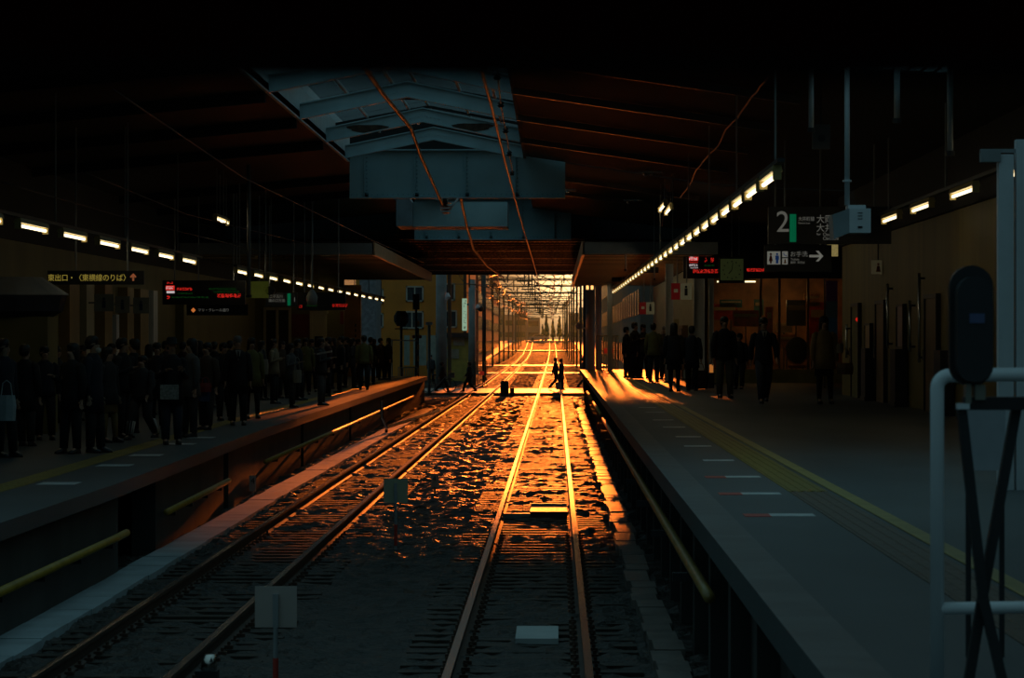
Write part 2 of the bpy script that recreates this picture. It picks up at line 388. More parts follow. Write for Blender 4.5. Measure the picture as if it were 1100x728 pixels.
# translucent strip over the right platform
def glassmat(name, col, tr, tl=(.5, .6, .62)):
    m = bpy.data.materials.new(name); m.use_nodes = True; t = m.node_tree; t.nodes.clear()
    a = N(t, 'ShaderNodeBsdfTransparent'); a.inputs[0].default_value = (*col, 1)
    b = N(t, 'ShaderNodeBsdfTranslucent'); b.inputs[0].default_value = (*tl, 1)
    x = N(t, 'ShaderNodeMixShader'); x.inputs[0].default_value = 1 - tr
    o = N(t, 'ShaderNodeOutputMaterial')
    t.links.new(a.outputs[0], x.inputs[1]); t.links.new(b.outputs[0], x.inputs[2]); t.links.new(x.outputs[0], o.inputs[0]); return m
sheet = glassmat('translucent_sheet', (.8, .9, .9), .45)
m = MB()
for k in range(9): m.add([(3.6 + .18*k, 42, EYE+3.62-.011*k), (3.74 + .18*k, 42, EYE+3.62-.011*k), (3.74 + .18*k, 44.5, EYE+3.62-.011*k), (3.6+.18*k, 44.5, EYE+3.62-.011*k)], [(0,1,2,3)])
tag(m.build('window_1', sheet), kind='structure')
# skylight monitor over the left track
sky_side = mat('skylight_side', (.62, .72, .74), .5, var=.2, scale=1.5, stretch=(1, 4, 1))
tag(MB().box((-4.86, 42, EYE + 4.12), (-4.80, 78, EYE + 4.9)).build('skylight_side_left', sky_side), kind='structure')
tag(MB().box((-.75, 42, EYE + 4.2), (-.69, 78, EYE + 4.9)).build('skylight_side_right', rust), kind='structure')
AP = -2.78
m = MB()
for k in range(12):
    a, b = 42 + 3 * k, 42 + 3 * k + 2.93
    for x0, h0, x1, h1 in ((-4.8, 4.72, AP, 5.12), (AP, 5.12, -.75, 4.72)):
        m.add([(x0, a, EYE+h0), (x1, a, EYE+h1), (x1, b, EYE+h1), (x0, b, EYE+h0)], [(0,1,2,3)])
tag(m.build('window_2', glassmat('skylight_sheet', (.85, .88, .9), .8, (.6, .66, .68))), kind='structure')
# peaked rafters with flanges and gusset plates
def rafter(Z, label, rusty):
    t = thing('rafter', label, 'roof beam', (AP, Z, EYE + 4.4), 0, 'peaked rafters of the skylight')
    hw = 2.03; ri = .40
    MB().prism([(-hw, -.28), (0, ri - .28 + .02), (hw, -.28), (hw, 0), (0, ri + .02), (-hw, 0)], -.02, .02).build('web', tealn, t)
    m = MB()
    for z in (0, -.28):
        m.beam((-hw, 0, z), (0, 0, ri + z + .02), .16, .022); m.beam((0, 0, ri + z + .02), (hw, 0, z), .16, .022)
    m.build('flange', tealn, t)
    m = MB().prism([(-.42, .05), (0, .13), (.42, .05), (.42, .19), (0, .29 + .06), (-.42, .19)], -.04, -.02)
    g = m.build('gusset', tealn, t); m = MB()
    for i in range(-4, 5):
        if i: m.ball((i * .085, -.045, .27 - abs(i) * .02), .014, 6, 4).ball((i * .085, -.045, .15 - abs(i) * .02), .014, 6, 4)
    m.build('rivet', tealn, g)
    if rusty:
        for cx, cz in ((-1.15, .03), (1.05, .06)):
            pr = [(cx + .42 * math.cos(a) * (1 + .15 * math.sin(5*a)), cz + .085 * math.sin(a) * (1 + .2*math.sin(3*a)) - .03 + .0 * a) for a in [2*PI*i/18 for i in range(18)]]
            MB().prism(pr, -.028, -.0195).build('rust_patch', rust, t)
for Z, lb, rs in ((49, 'nearest peaked rafter crossing the top of the skylight, cut by the window header', 0), (56, 'second nearest peaked rafter of the skylight, only its left half clear', 0),
                  (62.8, 'pale peaked rafter across the skylight, third from the plate girder', 0), (70, 'peaked rafter with two rusty patches, second from the plate girder', 1), (76.3, 'pale peaked rafter directly in front of the plate girder', 0)):
    rafter(Z, lb, rs)
# glazing bars under the skylight sheet
for i, xx in enumerate((-4.1, -3.2, AP, -1.9, -1.2)):
    hh = 4.72 + .4 * (1 - abs(xx - AP) / 2.03) - .03
    o = MB().beam((xx, 42, EYE + hh), (xx, 78, EYE + hh), .05, .05).build('glazing_bar', tealn)
    tag(o, f'{["leftmost","second from left","central ridge","second from right","rightmost"][i]} glazing bar running under the skylight sheets', 'glazing bar', 'skylight glazing bars')
for i, Z in enumerate((47, 52, 59.5, 66.5, 73)):
    m = MB().beam((-4.8, Z, EYE + 4.68), (AP, Z, EYE + 5.06), .05, .06).beam((AP, Z, EYE + 5.06), (-.75, Z, EYE + 4.68), .05, .06)
    tag(m.build('purlin', roofm), f'dark cross bar under the skylight sheets, {["nearest","second nearest","middle","second farthest","farthest"][i]}', 'roof beam', 'skylight cross bars')
o = MB().tube([(-3.7, 66, EYE + 4.75), (-1.6, 66.4, EYE + 4.75)], .03, 8).build('conduit', dark); tag(o, 'thin dark conduit crossing the skylight between two rafters', 'conduit')
# plate girder spanning the tracks
def girder(Z, x0, x1, zb, zt, label, mt, step, pair=True):
    t = thing('plate_girder', label, 'girder', ((x0 + x1) / 2, Z, EYE + zb), 0, 'plate girders over the tracks'); hw = (x1 - x0) / 2; ht = zt - zb
    MB().box((-hw, -.012, 0), (hw, .012, ht)).build('web', mt, t)
    MB().box((-hw, -.17, -.03), (hw, .17, 0)).box((-hw, -.17, ht), (hw, .17, ht + .03)).build('flange', mt, t)
    riv = MB(); st = MB()
    k = -hw + .35
    while k < hw:
        if pair: st.box((k - .006, -.09, 0), (k + .006, -.012, ht)); st.box((k, -.02, 0), (k + .09, -.012, ht))
        for q in range(11): riv.ball((k + .05, -.024, .07 + q * (ht - .14) / 10), .016, 6, 4)
        k += step
    k = -hw + .05
    while k < hw: riv.ball((k, -.024, .06), .013, 6, 4); k += .12
    if pair: st.box((-hw, -.02, 0), (hw, -.012, .1))
    st.build('stiffener', mt, t); riv.build('rivet', mat('rivet_paint', (.16, .26, .29), .5), t); return t
girder(78, -4.8, .22, 3.30, 4.38, 'pale teal riveted plate girder lit from the skylight', teal, 1.17)
girder(109, -4.6, .5, 3.25, 4.62, 'farther dim teal girder seen below the first girder', teal, 1.05)
# boxy duct with a pitched top between the girders
t = thing('duct_housing', 'blue-grey box housing with a pitched top behind the plate girder', 'housing', (X(448, 95), 92, EYE + 3.1))
MB().prism([(-.45, 0), (.0, 0), (.0, .62), (-.22, .95), (-.45, .7)], 0, 3).build('body', mat('blue_grey', (.20, .26, .30), .5), t)
MB().beam((-.24, -.06, .97), (.9, .3, .72), .5, .03).build('roof', tealn, t)
MB().box((-.02, .4, 0), (2.6, 3, .68)).build('side_panel', teal, t)
# bridge deck underside with cross beams
for k in range(19):
    Z = 111 + 3 * k
    t = thing('cross_beam', None, 'bridge beam', (-1, Z, EYE + 3.3), 0, 'cross beams under the rail bridge')
    tag(t, 'dark riveted steel cross beam under the rail bridge, one of a close row')
    MB().box((-12, -.015, .02), (13, .015, 1.2)).build('web', glossy_steel, t)
    m = MB().box((-12, -.15, 0), (13, .15, .02))
    for q in range(60): m.ball((-5.5 + q * .17, -.1, 0), .022, 6, 4).ball((-5.5 + q * .17, .1, 0), .022, 6, 4)
    m.build('flange', mat('glint_steel', (.45, .35, .3), .3, .9, var=.8, scale=9) if k % 4 == 1 else glossy_steel, t)  # brighter warm metal on some flanges stands in for orange glints
for i, xx in enumerate((-5.2, -3.6, -2.0, -.4, 1.2)):
    o = MB().box((xx - .012, 110, EYE + 3.45), (xx + .012, 166, EYE + 4.6)).box((xx - .12, 110, EYE + 3.42), (xx + .12, 166, EYE + 3.45)).build('stringer_beam', glossy_steel)
    tag(o, f'{["leftmost","second from left","middle","second from right","rightmost"][i]} lengthwise stringer between the cross beams under the bridge', 'bridge beam', 'stringers under the rail bridge')
tag(MB().box((-14, 166.5, EYE + 3.2), (14, 166.9, EYE + 14)).build('bridge_edge_sun_blocker', roofm), kind='structure')  # bridge edge, with unseen wall added above to keep sun off the roofs
# sloping transverse roof beams on the right and on the left
purl = mat('right_roof_beam', (.16, .11, .09), .35, .4)
for i, Z in enumerate((49.5, 56, 62.8, 70, 84, 92)):
    o = MB().beam((-.72, Z, EYE + 4.15), (3.6, Z, EYE + 3.52), .12, .12).build('roof_beam', purl)
    tag(o, f'sloping roof beam right of the skylight, {["nearest","second nearest","third nearest","third farthest","second farthest","farthest"][i]}, with a reddish lower edge', 'roof beam', 'sloping beams of the right roof')
    o = MB().beam((-13.5, Z, EYE + 3.25), (-4.86, Z, EYE + 4.05), .12, .2).build('roof_beam', roofm)
    tag(o, f'dark roof beam left of the skylight, {["nearest","second nearest","third nearest","third farthest","second farthest","farthest"][i]}', 'roof beam', 'beams of the left roof')
for i, (px, py, Z) in enumerate(((697, 185, 74), (605, 204, 80), (678, 215, 88))):  # polished brackets added to stand in for glints on the roof beams
    p = P(px, py, Z); t = thing('glint_bracket', f'small metal bracket added for an orange glint under the right roof, {["highest of three","leftmost of three","lowest of three"][i]}', 'clamp', p, 0, 'added glint brackets under the right roof')
    MB().box((-.2, -.03, -.02), (.3, .03, .02)).build('bar', rail_m, t); MB().ball((-.08, 0, -.05), .05, 8, 6).ball((.1, 0, -.04), .04, 8, 6).build('bolt', rail_m, t)
    MB().tube([(0, 0, 0), (0, 0, EYE + 4.2 - .145 * (p.x + .75) - p.z)], .008, 6).build('hanger', dark, t)
# far canopies over both platforms
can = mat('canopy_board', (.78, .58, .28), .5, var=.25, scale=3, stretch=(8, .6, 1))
def canopy(x0, x1, Z0, Z1, h, label, th=.33):
    t = thing('platform_canopy', label, 'canopy', (x0, Z0, EYE + h), 0, 'platform canopies'); W, L = x1 - x0, Z1 - Z0
    MB().box((0, .1, .05), (W, L, th - .02)).build('ceiling_board', can, t)
    MB().box((min(0, 0), 0, 0), (W, .09, th)).build('fascia', grey, t)
    s = 0 if x1 > 0 else W
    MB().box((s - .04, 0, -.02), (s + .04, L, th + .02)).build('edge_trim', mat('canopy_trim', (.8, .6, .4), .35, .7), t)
    m = MB()
    for k in range(int(L / 1.6)): m.box((0, .8 + 1.6 * k, .03), (W, .84 + 1.6 * k, .05))
    m.build('board_joint', dark, t); return t
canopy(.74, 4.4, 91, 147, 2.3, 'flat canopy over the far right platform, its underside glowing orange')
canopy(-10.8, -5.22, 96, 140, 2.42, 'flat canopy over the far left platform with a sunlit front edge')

# ---------------------------------------------------------------- station lamps
def lamp_proto():
    t = thing('fluorescent_lamp', 'x', 'lamp')
    MB().prism([(-.06, 0), (.06, 0), (.04, .07), (-.04, .07)], -1.22, 1.22).build('housing', refl, t)
    MB().tube([(-.0, -1.15, -.04), (0, 1.15, -.04)], .024, 8).build('tube', tube_e, t, True)
    for s in (-1, 1): MB().box((-.045, s * 1.19 - .04, -.09), (.045, s * 1.19 + .04, 0)).build('socket', refl, t)
    return t
LP = lamp_proto(); used = False
def lamp(x, Z, h, label, group, sc=1.12, rz=0, sx=1.0, hang_to=None):
    global used
    o = LP if not used else dup(LP); used = True
    o.location = (x, Z, EYE + h); o.scale = (sx, sc, sx); o.rotation_euler = (0, 0, rz); tag(o, label, 'lamp', group)
    if hang_to:
        for q in (-.8, .8): MB().tube([(0, q, .05), (0, q, (hang_to - h) / sx + .05)], .012, 6).build('hanger', grey, o)
    return o
nth = ['first', 'second', 'third', 'fourth', 'fifth', 'sixth', 'seventh', 'eighth']
for k in range(7): lamp(-7.85, 45.9 + 4.25 * k, 1.7, f'fluorescent tube lamp over the left platform, {nth[k]} from the left picture edge', 'lamps over the near left platform')
for k in range(15): lamp(-7.85 + .03 * k, 83.5 + 4.25 * k, 1.7 - .0 * k, 'fluorescent tube lamp in the receding row over the far left platform', 'receding row of lamps over the far left platform')
for k in range(31):
    lamp(2.72 - .008 * k, 42.6 + 3.35 * k, 2.06, 'bright fluorescent tube lamp in the unbroken row over the right platform', 'row of lamps over the right platform', 1.15, sx=1.15)
for k, (xp, yp) in enumerate(((1090, 183), (1035, 204), (990, 221), (957, 232))):
    lamp(5.75, [42, 47.3, 52.7, 57.5][k], 2.1, f'fluorescent lamp beside the ochre wall on the right, {["cut by the picture edge","second from the right edge","third from the right edge","leftmost and smallest"][k]}', 'lamps beside the ochre wall')
lamp(-7.9, 79.5, 2.82, 'left tube of the pair of lamps hung high over the left platform', 'pair of high lamps over the left platform', .95, hang_to=3.88)
lamp(-7.68, 76.6, 2.76, 'right tube of the pair of lamps hung high over the left platform', 'pair of high lamps over the left platform', .95, hang_to=3.88)
lamp(2.55, 80, 3.18, 'left half of the small bright high lamp right of the tracks', 'small high lamp pair right of the tracks', 1.7, hang_to=3.74)
lamp(2.76, 82, 3.18, 'right half of the small bright high lamp right of the tracks', 'small high lamp pair right of the tracks', 1.7, hang_to=3.74)
def wireway(x0, x1, Z0, Z1, h, label, top):
    t = thing('lamp_wireway', label, 'wireway', (0, 0, 0)); MB().beam((x0, Z0, EYE + h + .1), (x1, Z1, EYE + h + .1), .09, .05).build('channel', dark, t)
    k = Z0 + 1
    while k < Z1:
        x = x0 + (x1 - x0) * (k - Z0) / (Z1 - Z0); MB().tube([(x, k, EYE + h + .12), (x, k, EYE + top(k))], .014, 6).build('hanger', grey, t); k += 8.5
wireway(-7.85, -7.85, 43, 74, 1.7, 'dark lamp channel hung over the near left platform', lambda k: 3.86)
wireway(-7.85, -7.4, 82, 145, 1.7, 'dark lamp channel hung over the far left platform', lambda k: 3.86 if k < 96 else 2.46)
wireway(2.72, 2.46, 40.5, 146, 2.06, 'dark lamp channel hung over the right platform', lambda k: 3.72 if k < 91 else 2.34)
wireway(5.75, 5.75, 40, 60, 2.1, 'dark lamp channel beside the ochre wall', lambda k: 3.48)

# ---------------------------------------------------------------- side buildings
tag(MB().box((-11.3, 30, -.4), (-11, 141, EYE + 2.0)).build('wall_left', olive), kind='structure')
tag(MB().box((-11.3, 30, EYE + 2.0), (-10.95, 141, EYE + 3.75)).build('wall_left_upper_shade', roofm), kind='structure')  # dark colour stands in for shade above the lamps
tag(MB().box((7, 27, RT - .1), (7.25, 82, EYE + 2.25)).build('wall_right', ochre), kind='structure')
tag(MB().box((6.9, 27, EYE + 2.25), (7.25, 82, EYE + 3.6)).build('wall_right_upper_shade', roofm), kind='structure')  # upper wall coloured dark in place of the shade over the lamps
tag(MB().box((9.6, 27, RT - .1), (9.8, 112, EYE + 3.6)).build('wall_right_back', wall_dark), kind='structure')
tag(MB().box((-14, 141, -.4), (-9.2, 141.3, EYE + 3.2)).build('wall_left_end', olive), kind='structure')
# left wall: pilasters, pipes, door frames
lw = ['nearest the kiosk', 'second from the kiosk', 'third from the kiosk', 'fourth from the kiosk', 'fifth from the kiosk', 'beside the far doorway', 'near the crowd middle', 'near the far crowd']
brown2 = mat('ochre_pilaster', (.36, .25, .10), .5, var=.2)
for i, (px, wd, mt) in enumerate(((75, .35, brown2), (92, .28, cream), (112, .3, brown2), (122, .12, white), (136, .3, brown2), (151, .4, brown2), (163, .22, white), (196, .25, olive))):
    Z = 10.85 * F / (VX - px)
    o = MB().box((-.12, -.35, 0), (.12, .35, 2.9 if wd > .2 else 2.2)).box((-.15, -.4, 0), (.15, .4, .15)).build('wall_pilaster', mt, loc=(-10.88, Z, LT))
    o.scale = (1, wd / .35 * 2.2, 1); tag(o, f'{"pale" if mt in (white, cream) else "ochre"} vertical wall strip behind the left crowd, {lw[i]}', 'wall panel', 'vertical strips of the left wall')
for i, (px, py, wd) in enumerate(((111, 325, .9), (131, 327, .7), (151, 328, .8))):
    Z = 10.4 * F / (VX - px); p = P(px, py, Z)
    t = thing('notice_board', f'small grey notice panel with a blue figure on the left wall, {["leftmost","middle","rightmost"][i]} of three', 'sign', (p.x, Z, p.z), 0, 'notice panels of the left wall')
    MB().box((-wd/4, -.03, -.2), (wd/4, .03, .2)).build('panel', mat('notice_grey', (.34, .38, .36), .5), t)
    MB().box((-.04, -.04, -.12), (.04, -.03, .05)).ball((0, -.035, .09), (.035, .01, .035), 10, 6).build('figure', mat('notice_blue', (.03, .07, .16), .5), t)
    MB().box((-11.0 - p.x, .0, -.02), (-wd/4, .04, .02)).build('bracket', grey, t)
# doors and windows of the left building seen past the signs
for i, (x0, x1, y0, y1, mt, lb) in enumerate(((284, 311, 330, 380, cream, 'pale framed glass sliding doors behind the far left crowd'), (334, 352, 334, 382, cream, 'lit pale booth window behind the far left crowd'), (312, 333, 336, 362, mat('dark_red_panel', (.22, .03, .02), .5), 'dark red panel between the glass doors and the booth'), (364, 370, 333, 348, mat('dark_red_panel', (.22, .03, .02)), 'narrow dark red banner right of the booth window'))):
    Z = 122.41; a, b = P(x0, y1, Z), P(x1, y0, Z)
    t = thing(['sliding_door', 'booth_window', 'wall_panel', 'banner'][i], lb, ['door', 'window', 'panel', 'banner'][i], (a.x, Z, LT)); W, Hh = b.x - a.x, b.z - LT
    zb = 0 if i < 2 else a.z - LT
    MB().box((.04, .05, zb), (W - .04, .09, Hh - .04)).build('panel', mat('dark_glass', (.04, .045, .03), .15) if i == 0 else mt, t)
    if i < 2:
        m = MB()
        for xx in (0, W/2, W) if i == 0 else (0, W * .8): m.box((xx - .05, 0, 0), (xx + .05, .1, Hh))
        m.box((0, 0, Hh - .1), (W, .1, Hh)).build('frame', cream, t)
    if i == 1: MB().box((W*.2, .03, 1.3), (W*.7, .06, 1.7)).build('ticket_window', black, t)
tag(MB().box((-11, 122.5, LT), (-7.75, 122.8, EYE + 2.4)).build('wall_left_cross', olive), kind='structure')
o = MB().box((-9.0, 142.5, -.2), (-8.3, 143, EYE + 2.3)).build('shed_wall', mat('orange_shed', (.42, .20, .05), .6)); 
tag(o, 'orange-brown shed wall at the far end of the left platform', 'shed')
m = MB()
for k in range(7): m.box((-.03, 0, .22 * k), (.03, .04, .22 * k + .12))
tag(m.build('striped_post', black, loc=(X(381, 141), 141.5, LT + .8)), 'thin yellow and black striped post at the orange shed', 'post')
# kiosk on the left
t = thing('kiosk', 'grey-roofed platform kiosk cut by the left picture edge', 'kiosk', (-9.36, 56, LT))
MB().loft([(0, .9, 1.62 + .72, 1.08, .9), (0, .9, 1.62 + .74, 1.08, .9), (-.05, .9, 1.62 + 1.0, .72, .6), (-.05, .9, 1.62 + 1.03, .68, .56)], 20).build('roof', grey, t)
MB().loft([(0, .9, 1.62 + .35, .8, .65), (0, .9, 1.62 + .45, .98, .8), (0, .9, 1.62 + .72, 1.05, .87)], 20).build('eaves', mat('kiosk_navy', (.03, .035, .06), .5), t)
MB().box((-.85, .35, 0), (.8, 1.5, 1.98)).build('body', olive, t)
MB().box((-.9, .2, .95), (.85, .36, 1.0)).build('counter', cream, t)
# right wall: doors, posters, pipes
rw = (('door', 1003, .95, 2.1, brownp, 'brown flush door in the ochre wall nearest the camera'), ('door', 948, .9, 2.1, brownp, 'brown door in the ochre wall, middle one'), ('door', 921, .9, 2.1, olive, 'olive door at the far end of the ochre wall'))
for i, (nm, px, wd, hh, mt, lb) in enumerate(rw):
    Z = 7 * F / (px - VX); t = thing(f'wall_door', lb, 'door', (6.97, Z, RT))
    MB().box((-.03, -wd, 0), (.03, wd, hh)).build('door_leaf', mt, t)
    MB().box((-.06, -wd - .08, 0), (.03, -wd, hh + .08)).box((-.06, wd, 0), (.03, wd + .08, hh + .08)).box((-.06, -wd, hh), (.03, wd, hh + .08)).build('door_frame', dark, t)
    MB().tube([(-.1, wd - .2, .95), (-.1, wd - .2, 1.15)], .015, 6).build('handle', rail_m, t)
for i, (px, z0, z1) in enumerate(((953, 1.15, 2.5), (987, .9, 2.6), (977, 1.1, 2.1), (909, .9, 1.7))):
    Z = 6.9 * F / (px - VX); t = thing('steel_pipe', f'bright vertical pipe on the ochre wall, {["third from the camera","nearest the camera","second from the camera","farthest one"][i]}', 'pipe', (6.9, Z, RT), 0, 'vertical pipes of the ochre wall')
    MB().tube([(0, 0, z0), (0, 0, z1)], .03, 8).build('pipe', mat('polished_pipe', (.8, .8, .75), .25, .9, var=.05), t, True)
    for z in (z0 + .1, z1 - .1): MB().box((-.02, -.05, z - .02), (.12, .05, z + .02)).build('clip', dark, t)
for i, (px, zc, hh, mt) in enumerate(((970, 1.6, .8, mat('poster_grey', (.16, .16, .2), .4)), (935, 1.3, .7, mat('poster_pale', (.4, .34, .16), .4)), (1060, 1.5, .8, mat('poster_blue', (.1, .12, .16), .4)))):
    Z = 7 * F / (px - VX); t = thing('poster_frame', f'framed {["grey-blue poster beside the bright pipes","pale poster near the far end","dark poster behind the black signal"][i]} on the ochre wall', 'poster', (6.96, Z, RT + zc), 0, 'posters on the ochre wall')
    MB().box((-.03, -.6, -hh/2), (.03, .6, hh/2)).build('poster', mt, t); m = MB()
    for a, b in (((-.05,-.65,-hh/2-.05),(.03,.65,-hh/2)), ((-.05,-.65,hh/2),(.03,.65,hh/2+.05)), ((-.05,-.65,-hh/2),(.03,-.6,hh/2)), ((-.05,.6,-hh/2),(.03,.65,hh/2))): m.box(a, b)
    m.build('frame', dark, t)
for i, px in enumerate((930, 962, 1010)):
    Z = 6.8 * F / (px - VX); o = MB().box((-.12, -.5, 0), (.12, .5, 1.15)).box((-.14, -.55, 0), (.14, .55, .1)).build('dado_panel', mat('dado_navy', (.02, .022, .035), .5), loc=(6.85, Z, RT))
    tag(o, f'dark dado block at the foot of the ochre wall, {["farthest","middle","nearest"][i]}', 'dado block', 'dado blocks of the ochre wall')
o = MB().ball((0, 0, 0), .05, 10, 8).build('alarm_lamp', mat('alarm_red', (.2, 0, 0), emit=(1, .02, .01), est=.5), loc=P(921, 343, 77)); tag(o, 'tiny red alarm lamp on the ochre wall behind the woman', 'alarm lamp')

# shop at the far right of the platform concourse
SZ = 103
t = thing('station_shop', 'glass-fronted shop lit dim red and orange behind the walking men', 'shop', (4.75, SZ, RT)); W = 4.6
MB().box((0, 0, 0), (W, .12, .42)).build('plinth', mat('shop_plinth', (.42, .36, .12), .6), t)
m = MB()
for x in (0, 1.55, 2.12, 3.0, W): m.box((x - .035, -.02, .42), (x + .035, .1, 3.4))
m.box((0, -.02, 3.3), (W, .1, 3.4)).build('mullion', brownp, t)
MB().box((0, .03, .42), (W, .05, 3.3)).build('glass_pane', glassmat('shop_glass', (.85, .85, .8), .97), t)
MB().box((-.1, -.1, 3.4), (W, .4, 3.7)).build('header', mat('shop_header', (.2, .1, .03), .5), t)
MB().box((0, 4.2, 0), (W, 4.3, 3.4)).build('back_wall', mat('shop_back', (.50, .24, .09), .6, var=.6, scale=1.3), t)
MB().box((0, .4, 3.4), (W, 4.3, 3.5)).box((-.1, .1, 0), (0, 4.3, 3.4)).box((W, .1, 0), (W + .1, 4.3, 3.4)).build('shell', mat('shop_shell', (.45, .28, .12), .6), t)
tag(MB().box((4.3, SZ + .2, EYE + 2.42), (9.6, SZ + .5, EYE + 3.6)).build('wall_shop', wall_dark), kind='structure')
lamp(X(791, 104.5), 104.6, (364-301) * 104.5 / F, 'horizontal white lamp glowing inside the shop window', 'shop lamp', .52, R(86), hang_to=2.06)
pl = bpy.data.lights.new('shop_light', 'POINT'); po = bpy.data.objects.new('shop_light', pl); COL.objects.link(po); pl.energy = 14; pl.color = (1, .55, .2); pl.shadow_soft_size = .3; po.location = (7.0, SZ + 2.0, RT + 2.7)
cols = {'red': (.60, .03, .02), 'teal': (.05, .2, .2), 'orange': (.5, .2, .05), 'cream': (.5, .42, .22), 'navy': (.03, .05, .10)}
goods = ((776, 335, .9, .5, 'red'), (785, 326, .7, .25, 'teal'), (801, 342, .8, .5, 'red'), (815, 330, .3, .5, 'teal'), (826, 345, .22, .9, 'red'), (842, 352, .5, .3, 'cream'), (855, 336, .6, .8, 'navy'), (878, 345, .5, 1.2, 'red'), (845, 366, .6, .4, 'orange'), (872, 322, .5, .4, 'orange'))
dsc = ('red box display at the left of the shop', 'teal banner strip near the shop lamp', 'wide red counter poster in the shop', 'small teal panel left of the shop mullion', 'tall narrow red sign beside the shop mullion', 'cream price card in the shop window', 'dark blue picture panel in the shop window', 'tall red banner at the right of the shop', 'orange box low in the shop window', 'orange wreath-coloured card high at the right of the shop')
for (px, py, wd, hh, c), d in zip(goods, dsc):
    p = P(px, py, SZ + 1.2 + (px % 3) * .4); t = thing('shop_display', d, 'shop display', p); mt = mat('shop_' + c, cols[c], .5, var=.5, scale=5)
    MB().box((-wd/2, 0, -hh/2), (wd/2, .15, hh/2)).build('panel', mt, t)
    MB().box((-wd/2 + .04, -.012, hh*.1), (wd/2 - .04, 0, hh*.3)).build('stripe', mat('shop_cream', cols['cream']), t)
    MB().tube([(0, .08, -hh/2), (0, .08, RT - p.z)], .02, 6).build('stand', dark, t)
# round-backed dark chair in the shop
t = thing('shop_chair', 'dark round-backed chair with a reddish curved rim in the shop window', 'chair', (X(856, SZ + .9), SZ + .9, RT))
MB().ball((0, .1, 1.0), (.36, .07, .42), 16, 10).build('backrest', black, t, True)
MB().ball((0, -.1, .5), (.32, .3, .07), 14, 6).build('seat', mat('chair_red', (.3, .06, .03), .5), t, True)
MB().tube([(-.36 * math.cos(a), .05, 1.0 - .42 * math.sin(a)) for a in [PI * k / 12 for k in range(13)]], .025, 6).build('rim', mat('chair_rim', (.4, .12, .06), .4), t)
for s in (-1, 1):
    for q in (-1, 1): MB().tube([(s*.2, q*.18 - .1, 0), (s*.17, q*.15 - .1, .48)], .018, 6).build('leg', dark, t)
# poster column with purple, ochre and blue fields
t = thing('banner_post', 'narrow vertical banner of purple, teal and blue fields right of the shop', 'banner', (X(893, 92), 92, RT))
for k, (c, a, b) in enumerate((((.10, .02, .07), 2.6, 3.2), ((.06, .09, .09), 2.1, 2.6), ((.03, .10, .16), 1.3, 2.1), ((.03, .13, .18), .9, 1.3))):
    MB().box((-.16, 0, a * .92), (.16, .05, b * .92)).build('banner_field', mat(f'banner_{k}', c, .5, emit=c, est=.01), t)
MB().tube([(-.19, .02, 0), (-.19, .02, 3.0)], .02, 6).build('pole', dark, t)
t = thing('lit_poster', 'small bright yellow poster box above the banner beside the toilet sign', 'sign', P(894, 269, 80))
MB().box((-.13, 0, -.14), (.13, .08, .14)).build('panel', mat('lit_poster_face', (.5, .45, .2), .5, var=.8, scale=12, emit=(.8, .62, .22), est=.22), t)
MB().tube([(0, .04, .14), (0, .04, EYE + 3.48 - H(269, 80))], .015, 6).build('hanger', dark, t)
t = thing('restroom_sign', 'square cream sign with a red figure hung near the ochre wall', 'sign', P(943, 287, 72))
MB().box((-.15, 0, -.15), (.15, .04, .15)).build('panel', mat('restroom_face', (.5, .45, .3), .5, emit=(.5, .42, .22), est=.04), t)
MB().prism([(-.05, -.1), (.05, -.1), (.025, .03), (-.025, .03)], -.012, 0).ball((0, -.006, .065), (.026, .008, .026), 8, 6).build('figure', mat('figure_red', (.35, .06, .02)), t)
MB().tube([(0, .02, .15), (0, .02, EYE + 3.48 - H(287, 72))], .015, 6).build('hanger', dark, t)

# ---------------------------------------------------------------- signs
def hang(t, xs, z0, z1):
    for x in xs: MB().tube([(x, .06, z0), (x, .06, EYE + RH(t.location.x + x, t.location.y) + .06 - t.location.z)], .018, 6).build('hanger', grey, t)
def led(x, z, w, h, mt, parent, chars):      # a row of unreadable LED characters: clusters of lit dots
    m = MB(); cw = w / chars; rnd = random.Random(int(x * 1000) + chars)
    for c in range(chars):
        for i in range(4):
            for j in range(5):
                if rnd.random() < .62: m.box((x + c*cw + i*cw*.21, -.02, z + j*h*.2), (x + c*cw + (i+.85)*cw*.21, -.012, z + (j+.85)*h*.2))
    return m.build('led_text', mt, parent)
# platform number sign
Z = 60; p = P(825, 262, Z); W = X(957, Z) - p.x; hh = 40 * Z / F; u = Z / F
t = thing('platform_sign', 'wide dark sign reading 2 with a green bar and white destinations', 'sign', p)
MB().box((0, 0, 0), (W, .12, hh)).build('panel', sign_back, t)
text('2', 25*u*1.28, sign_txt, 8*u, -.005, 13*u, t, 'platform_number', cond=.95)
MB().box((23*u, -.012, 2*u), (30*u, 0, 32*u)).build('green_bar', green_p, t)
text('大井町線', 5.2*u, sign_txt, 32*u, -.005, 25*u, t, cond=.85); text('Oimachi Line', 2.4*u, sign_txt, 32*u, -.005, 21.5*u, t)
text('大岡山', 9.5*u, sign_txt, 51.5*u, -.005, 23.2*u, t, cond=.95); text('大井町', 9.5*u, sign_txt, 51.5*u, -.005, 13.8*u, t, cond=.95)
text('for', 3.6*u, sign_txt, 52*u, -.005, 9.3*u, t); text('Ookayama', 5*u, sign_txt, 58.5*u, -.005, 8.6*u, t); text('Oimachi', 5*u, sign_txt, 58.5*u, -.005, 4.2*u, t)
hang(t, (.3, W - .3), hh, EYE + 3.5 - p.z)
